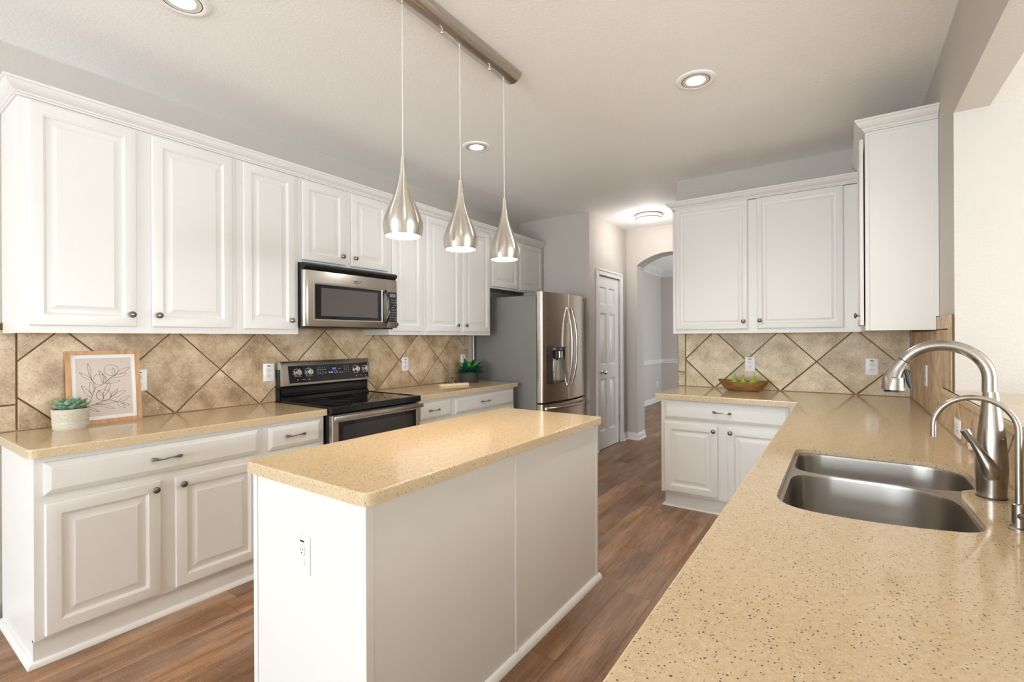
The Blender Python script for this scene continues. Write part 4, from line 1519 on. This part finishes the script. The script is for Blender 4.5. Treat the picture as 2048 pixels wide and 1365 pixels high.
zo = 1.128
xl = 0.0135
outlet((xl, 1.056, zo), pi / 2, 'white wall outlet partly hidden behind the framed leaf drawing')
outlet((xl, 1.818, zo), pi / 2, 'white wall outlet just left of the range')
outlet((xl, 3.105, zo), pi / 2, 'white wall outlet right of the range above bare countertop')
outlet((xl, 3.932, zo), pi / 2, 'white wall outlet behind the dark green potted plant')
outlet((2.708, 4.5605, zo + 0.001), 0, 'white wall outlet above the pears', 'decor')
outlet((3.548, 4.5605, 1.133), 0, 'white wall outlet on back wall behind the faucet spray head')
outlet((3.7755, 3.737, 1.129), -pi / 2, 'white wall outlet seen edge-on on the right tile wall')
outlet((3.7755, 2.782, 0.966), -pi / 2, 'sideways white wall outlet low behind the tall faucet', 'duplex', True)
outlet((1.906, 0.908, 0.653), 0, 'white wall outlet with safety cap on the island end', 'capped')
outlet((0.09, 10.21, 0.37), pi / 2, 'small white wall outlet in the room beyond the arch')
cl = MB()
for a in (-0.7, -0.1, 0.5):
    p0 = V((3.772, 2.50, 0.945))
    cl.tube([p0, p0 + V((-0.004, 0.028 * cos(a), 0.028 * sin(a)))], 0.0055, 10)
cl.lathe([(0.012, 0), (0.012, 0.006), (0.008, 0.008)], (3.7755, 2.50, 0.938), 16, Matrix.Rotation(-pi / 2, 4, 'Y'))
single('cable_clip', cl, 'white', 'small white plastic clip on the tile behind the faucet lever', 'clip')

# ------------------------------------------------------------------ things on the counters
# framed drawing
fo = V((0.0, 0.892, CT))
pf = thing('picture_frame', 'oak-framed line drawing of a leafy branch leaning on the tile', 'picture', (0.083, 0.892, CT))
lean = math.atan2(0.047, 0.388)
pf.rotation_euler = (0, -lean, radians(0))
FW, FH = 0.318, 0.392
mb = MB()
b_ = 0.021


def frbar(pts4):
    lo = [V((-0.020, y, z)) for y, z in pts4]
    hi = [V((0.0, y, z)) for y, z in pts4]
    mb.loft([lo, hi])


hw_ = FW / 2
frbar([(-hw_, 0), (hw_, 0), (hw_ - b_, b_), (-hw_ + b_, b_)])
frbar([(-hw_, FH), (hw_, FH), (hw_ - b_, FH - b_), (-hw_ + b_, FH - b_)])
frbar([(-hw_, 0), (-hw_, FH), (-hw_ + b_, FH - b_), (-hw_ + b_, b_)])
frbar([(hw_, 0), (hw_, FH), (hw_ - b_, FH - b_), (hw_ - b_, b_)])
part('frame', mb, 'oak', pf, True)
mt = part('mat_board', MB().box(-0.018, -hw_ + b_, b_, -0.008, hw_ - b_, FH - b_), 'matboard', pf, True)
PX0, PX1, PZ0, PZ1 = -hw_ + b_ + 0.018, hw_ - b_ - 0.018, b_ + 0.018, FH - b_ - 0.018
pr_ = part('print', MB().box(-0.0082, PX0, PZ0, -0.0072, PX1, PZ1), 'paper', pf, True)
# print corners in the photograph's crop: homography from crop pixels to the sheet
SRC = [(440, 238), (1115, 218), (1148, 905), (462, 985)]
DST = [(0, 1), (1, 1), (1, 0), (0, 0)]


def solve(Amat, bvec):
    n = len(bvec)
    Ax = [r[:] + [b] for r, b in zip(Amat, bvec)]
    for i in range(n):
        p = max(range(i, n), key=lambda r: abs(Ax[r][i]))
        Ax[i], Ax[p] = Ax[p], Ax[i]
        for r in range(n):
            if r != i:
                f_ = Ax[r][i] / Ax[i][i]
                for c_ in range(i, n + 1):
                    Ax[r][c_] -= f_ * Ax[i][c_]
    return [Ax[i][n] / Ax[i][i] for i in range(n)]


A_, B_ = [], []
for (x, y), (u, v) in zip(SRC, DST):
    A_.append([x, y, 1, 0, 0, 0, -u * x, -u * y])
    B_.append(u)
    A_.append([0, 0, 0, x, y, 1, -v * x, -v * y])
    B_.append(v)
h_ = solve(A_, B_)


def sheet(x, y):
    d = h_[6] * x + h_[7] * y + 1
    u = (h_[0] * x + h_[1] * y + h_[2]) / d
    v = (h_[3] * x + h_[4] * y + h_[5]) / d
    return V((-0.0069, PX0 + u * (PX1 - PX0), PZ0 + v * (PZ1 - PZ0)))


STROKES = [
    [(530, 905), (555, 885), (590, 840), (635, 740), (650, 690), (680, 625), (690, 600), (740, 575), (800, 540), (830, 515), (860, 480), (905, 450), (930, 440)],
    [(680, 625), (685, 590), (670, 545), (650, 510), (630, 485)],
    [(650, 510), (610, 495), (550, 470), (515, 440), (490, 410), (540, 430), (600, 460), (635, 480), (650, 510)],
    [(645, 500), (605, 430), (598, 370), (592, 298), (620, 340), (635, 385), (628, 440), (645, 490)],
    [(775, 545), (755, 480), (740, 430), (727, 385), (770, 415), (800, 455), (805, 500), (780, 545)],
    [(770, 415), (787, 470), (780, 545)],
    [(900, 440), (890, 410), (893, 375), (907, 348), (922, 375), (925, 410), (915, 440)],
    [(930, 440), (960, 400), (1010, 365), (1097, 338), (1070, 375), (1010, 410), (940, 440)],
    [(830, 510), (860, 480), (920, 450), (980, 425), (1060, 410), (1030, 445), (960, 465), (880, 480), (830, 510)],
    [(800, 545), (850, 515), (910, 502), (990, 505), (950, 525), (880, 540), (810, 545)],
    [(640, 715), (580, 690), (545, 640), (513, 577), (570, 610), (620, 655), (645, 695)],
    [(645, 690), (620, 640), (615, 580), (625, 522), (655, 565), (672, 610), (660, 660), (640, 720)],
    [(780, 740), (780, 700), (795, 630), (825, 570), (862, 525), (865, 580), (845, 640), (800, 690), (780, 740)],
    [(780, 695), (735, 675), (722, 630), (750, 645), (775, 670), (785, 700)],
    [(590, 840), (650, 815), (720, 785), (780, 760), (840, 745), (900, 755), (955, 772)],
    [(780, 700), (780, 760)],
    [(860, 715), (890, 670), (925, 635), (957, 610), (945, 650), (915, 690), (870, 715)],
    [(860, 725), (910, 685), (970, 645), (1050, 628), (1020, 665), (960, 705), (890, 730), (840, 740)],
    [(955, 770), (1000, 735), (1045, 710), (1107, 692), (1075, 730), (1030, 755), (985, 770)],
    [(955, 772), (1000, 775), (1060, 785), (1107, 812), (1060, 808), (1010, 785)],
    [(950, 772), (965, 805), (1000, 830), (1045, 845), (1030, 805), (995, 780)],
    [(690, 800), (760, 780), (850, 760), (945, 772), (880, 790), (800, 800), (690, 800)],
    [(600, 838), (640, 820), (720, 805), (810, 810), (870, 830), (922, 858), (850, 850), (760, 830), (660, 825)],
    [(590, 840), (640, 850), (690, 870), (736, 895), (680, 890), (630, 870), (595, 845)],
]
for cx_, cy_, rx_, ry_ in ((740, 495, 80, 66), (880, 378, 88, 67), (787, 690, 92, 68)):
    STROKES.append([(cx_ + rx_ * cos(2 * pi * k / 24), cy_ + ry_ * sin(2 * pi * k / 24)) for k in range(25)])


def smooth_line(p, n=4):
    out = []
    for i in range(len(p) - 1):
        p0, p1, p2, p3 = V(p[max(0, i - 1)]), V(p[i]), V(p[i + 1]), V(p[min(len(p) - 1, i + 2)])
        for k in range(n):
            t_ = k / n
            q_ = 0.5 * ((2 * p1) + (p2 - p0) * t_ + (2 * p0 - 5 * p1 + 4 * p2 - p3) * t_ ** 2 + (3 * p1 - p0 - 3 * p2 + p3) * t_ ** 3)
            out.append(tuple(q_))
    out.append(tuple(p[-1]))
    return out


mb = MB()
for st in STROKES:
    mb.tube([sheet(*q_) for q_ in smooth_line(st)], 0.00075, 5)
part('ink_drawing', mb, 'ink', pr_, True)


part('glass_pane', MB().box(-0.0060, -hw_ + b_, b_, -0.0045, hw_ - b_, FH - b_), 'glasscover', pf, True)


def leaf(mb, o, az, el, L, W, th, curl, cup=0.25, n=7):
    """a pointed leaf as a closed thin solid"""
    d = V((cos(az), sin(az), 0))
    s_ = V((-sin(az), cos(az), 0))
    up = V((0, 0, 1))
    top, bot = [], []
    for k in range(n + 1):
        t_ = k / n
        e_ = el - curl * t_
        c_ = V(o) + d * (L * t_ * cos(el - curl * t_ / 2)) + up * (L * t_ * sin(el - curl * t_ / 2))
        wd = W * (sin(pi * min(1, 0.12 + 0.88 * t_) ** 0.8)) ** 0.9 * 0.5 if t_ < 1 else 0.0004
        nn = (up * cos(e_) - d * sin(e_))
        row = []
        for j in (-1, 0, 1):
            row.append(c_ + s_ * (wd * j) + nn * (cup * wd * (abs(j) - 0.5)))
        tk = th * (1 - t_ * 0.8)
        top.append([r + nn * tk * (0.5 if abs(j) == 0 else 0.15) for r, j in zip(row, (-1, 0, 1))])
        bot.append([r - nn * tk * (0.5 if abs(j) == 0 else 0.15) for r, j in zip(row, (-1, 0, 1))])
    mb.loft([t3 + list(reversed(b3)) for t3, b3 in zip(top, bot)])


# succulent
sp_ = thing('potted_succulent', 'small green succulent in a ribbed ivory pot before the framed drawing', 'plant', (0.152, 0.727, CT))
mb = MB()
prf = [(0.064, 0), (0.0665, 0.004)]
for k in range(13):
    z = 0.008 + k * 0.0068
    prf += [(0.0674 + k * 0.0004, z), (0.0704 + k * 0.0004, z + 0.0022), (0.0674 + k * 0.0004, z + 0.0046)]
prf += [(0.0745, 0.101), (0.0735, 0.103), (0.069, 0.103), (0.067, 0.09), (0.003, 0.088)]
seg = 72
rings_ = []
for r_, z in prf:
    rib = 0.0020 if 0.005 < z < 0.098 and r_ > 0.069 else 0
    rings_.append([V(((r_ - rib * (k % 2)) * cos(2 * pi * k / seg), (r_ - rib * (k % 2)) * sin(2 * pi * k / seg), z)) for k in range(seg)])
mb.loft(rings_)
part('pot', mb, 'ceramic', sp_, True)
part('soil', MB().lathe([(0.0675, 0.0905), (0.04, 0.096), (0.002, 0.097)], (0, 0, 0), 32), 'soil', sp_, True)
mb = MB()
for ring_, (cnt, el, L, W, zz) in enumerate(((9, 0.34, 0.084, 0.050, 0.094), (8, 0.56, 0.074, 0.046, 0.103), (6, 0.82, 0.058, 0.038, 0.110), (5, 1.15, 0.040, 0.028, 0.114))):
    for k in range(cnt):
        a = 2 * pi * k / cnt + ring_ * 0.35 + random.uniform(-0.08, 0.08)
        leaf(mb, (0.010 * cos(a), 0.010 * sin(a), zz), a, el + random.uniform(-0.05, 0.05), L * random.uniform(0.94, 1.05), W, 0.011, -0.30, 0.4)
part('foliage', mb, 'succ', sp_, True, smooth=50)

# dark plant
bp = thing('potted_plant', 'dark green leafy plant in a charcoal pot near the refrigerator', 'plant', (0.178, 3.835, CT))
part('pot', MB().lathe([(0.088, 0), (0.0925, 0.004), (0.096, 0.10), (0.095, 0.103), (0.088, 0.103), (0.086, 0.09), (0.002, 0.088)], (0, 0, 0), 40), 'charpot', bp, True)
part('soil', MB().lathe([(0.0865, 0.0905), (0.05, 0.094), (0.002, 0.095)], (0, 0, 0), 32), 'soil', bp, True)
mb = MB()
for cnt, el, L, W in ((9, 0.16, 0.170, 0.074), (8, 0.50, 0.175, 0.080), (6, 0.92, 0.165, 0.076), (4, 1.3, 0.155, 0.066)):
    for k in range(cnt):
        a = 2 * pi * k / cnt + random.uniform(-0.25, 0.25) + el
        Lx = L * random.uniform(0.88, 1.1)
        if cos(a) < -0.3:
            Lx *= 0.72
        leaf(mb, (0.015 * cos(a), 0.015 * sin(a), 0.098), a, el + random.uniform(-0.08, 0.1), Lx, W, 0.003, 0.35, 0.55)
part('foliage', mb, 'leaf', bp, True, smooth=50)
mb = MB()
for k in range(6):
    a = -0.9 + k * 1.05
    leaf(mb, (0.03 * cos(a), 0.03 * sin(a), 0.140), a, 0.62 + 0.15 * (k % 2), 0.115, 0.046, 0.003, 0.1, 0.5)
part('young_leaves', mb, 'leaf2', bp, True, label='bright green young leaves', smooth=50)

# word sign
sg_ = thing('word_sign', 'black wire word sign on a pale wood block before the dark plant', 'sign', (0.31, 3.455, CT), 0)
ang = math.atan2(3.592 - 3.321, 0.373 - 0.252)
sg_.rotation_euler = (0, 0, ang)
part('base_block', MB().box(-0.148, -0.02, 0, 0.148, 0.02, 0.021, 0.0015), 'pine', sg_, True)
W_ = [(-0.118, 0.0), (-0.10, 0.012), (-0.07, 0.045), (-0.055, 0.078), (-0.062, 0.088), (-0.076, 0.075), (-0.092, 0.04), (-0.10, 0.014), (-0.092, 0.003), (-0.075, 0.01), (-0.058, 0.032), (-0.038, 0.056),
      (-0.026, 0.050), (-0.026, 0.028), (-0.038, 0.006), (-0.054, 0.004), (-0.060, 0.022), (-0.050, 0.046), (-0.032, 0.058), (-0.014, 0.052), (0.006, 0.056),
      (0.010, 0.050), (0.012, 0.020), (0.018, 0.004), (0.030, 0.016), (0.046, 0.044), (0.056, 0.058), (0.060, 0.050), (0.068, 0.040), (0.078, 0.034),
      (0.096, 0.044), (0.104, 0.056), (0.094, 0.062), (0.080, 0.050), (0.074, 0.026), (0.084, 0.006), (0.104, 0.008), (0.126, 0.026)]
part('wire_lettering', MB().tube([V((a, 0.0, 0.020 + b * 1.0)) for a, b in smooth_line(W_, 4)], 0.0021, 8), 'ink', sg_, True)

# wooden dough bowl with pears
bw = thing('wooden_bowl', 'long carved wooden bowl holding pears on the back countertop', 'bowl', (2.68, 4.39, CT))
mb = MB()
seg = 44


def boat(a, b, z, dz):
    pts_ = []
    for k in range(seg):
        t_ = 2 * pi * k / seg
        ex = 1.0 + 0.10 * abs(cos(t_)) ** 6
        pts_.append(V((a * cos(t_) * ex, b * (abs(sin(t_)) ** 0.9) * (1 if sin(t_) >= 0 else -1), z + dz * abs(cos(t_)) ** 2.5 + 0.0015 * sin(5 * t_) + 0.001 * sin(9 * t_ + 1))))
    return pts_


mb.loft([boat(0.102, 0.042, 0.0, 0) if False else [V((p.x, p.y, 0.0)) for p in boat(0.105, 0.045, 0, 0)], boat(0.125, 0.060, 0.012, 0.002), boat(0.150, 0.078, 0.038, 0.006), boat(0.170, 0.090, 0.066, 0.010),
         boat(0.180, 0.094, 0.078, 0.012), boat(0.176, 0.091, 0.080, 0.012), boat(0.168, 0.083, 0.072, 0.010), boat(0.146, 0.070, 0.040, 0.006), boat(0.112, 0.048, 0.020, 0.0), boat(0.02, 0.008, 0.017, 0.0)])
part('shell', mb, 'bowlwood', bw, True, smooth=60)
PEAR = [(0.002, 0.0), (0.016, 0.002), (0.028, 0.012), (0.034, 0.026), (0.0335, 0.040), (0.029, 0.054), (0.022, 0.066), (0.0165, 0.078), (0.0135, 0.088), (0.009, 0.094), (0.002, 0.0955)]


def pear(x, y, z, s_, tilt, label):
    r = thing('pear', label, 'pear', (x, y, z), 0, 'green pears in the wooden bowl')
    r.rotation_euler = tilt
    r.scale = (s_, s_, s_)
    part('fruit', MB().lathe(PEAR, (0, 0, 0), 28), 'pear', r, True, smooth=70)
    part('stem', MB().tube([(0, 0, 0.092), (0.001, 0, 0.104), (0.005, 0, 0.116)], [0.0016, 0.0014, 0.002], 8), 'pearstem', r, True)
    return r


pear(2.617, 4.386, CT + 0.031, 0.98, (0, 0.0, 0.4), 'green pear at left end of the wooden bowl')
pear(2.682, 4.380, CT + 0.029, 0.93, (0, 0.04, 1.0), 'smallest green pear, in the middle of the wooden bowl')
pear(2.757, 4.388, CT + 0.031, 1.02, (0.03, 0.05, 0.0), 'green pear with tilted stem at right end of the wooden bowl')
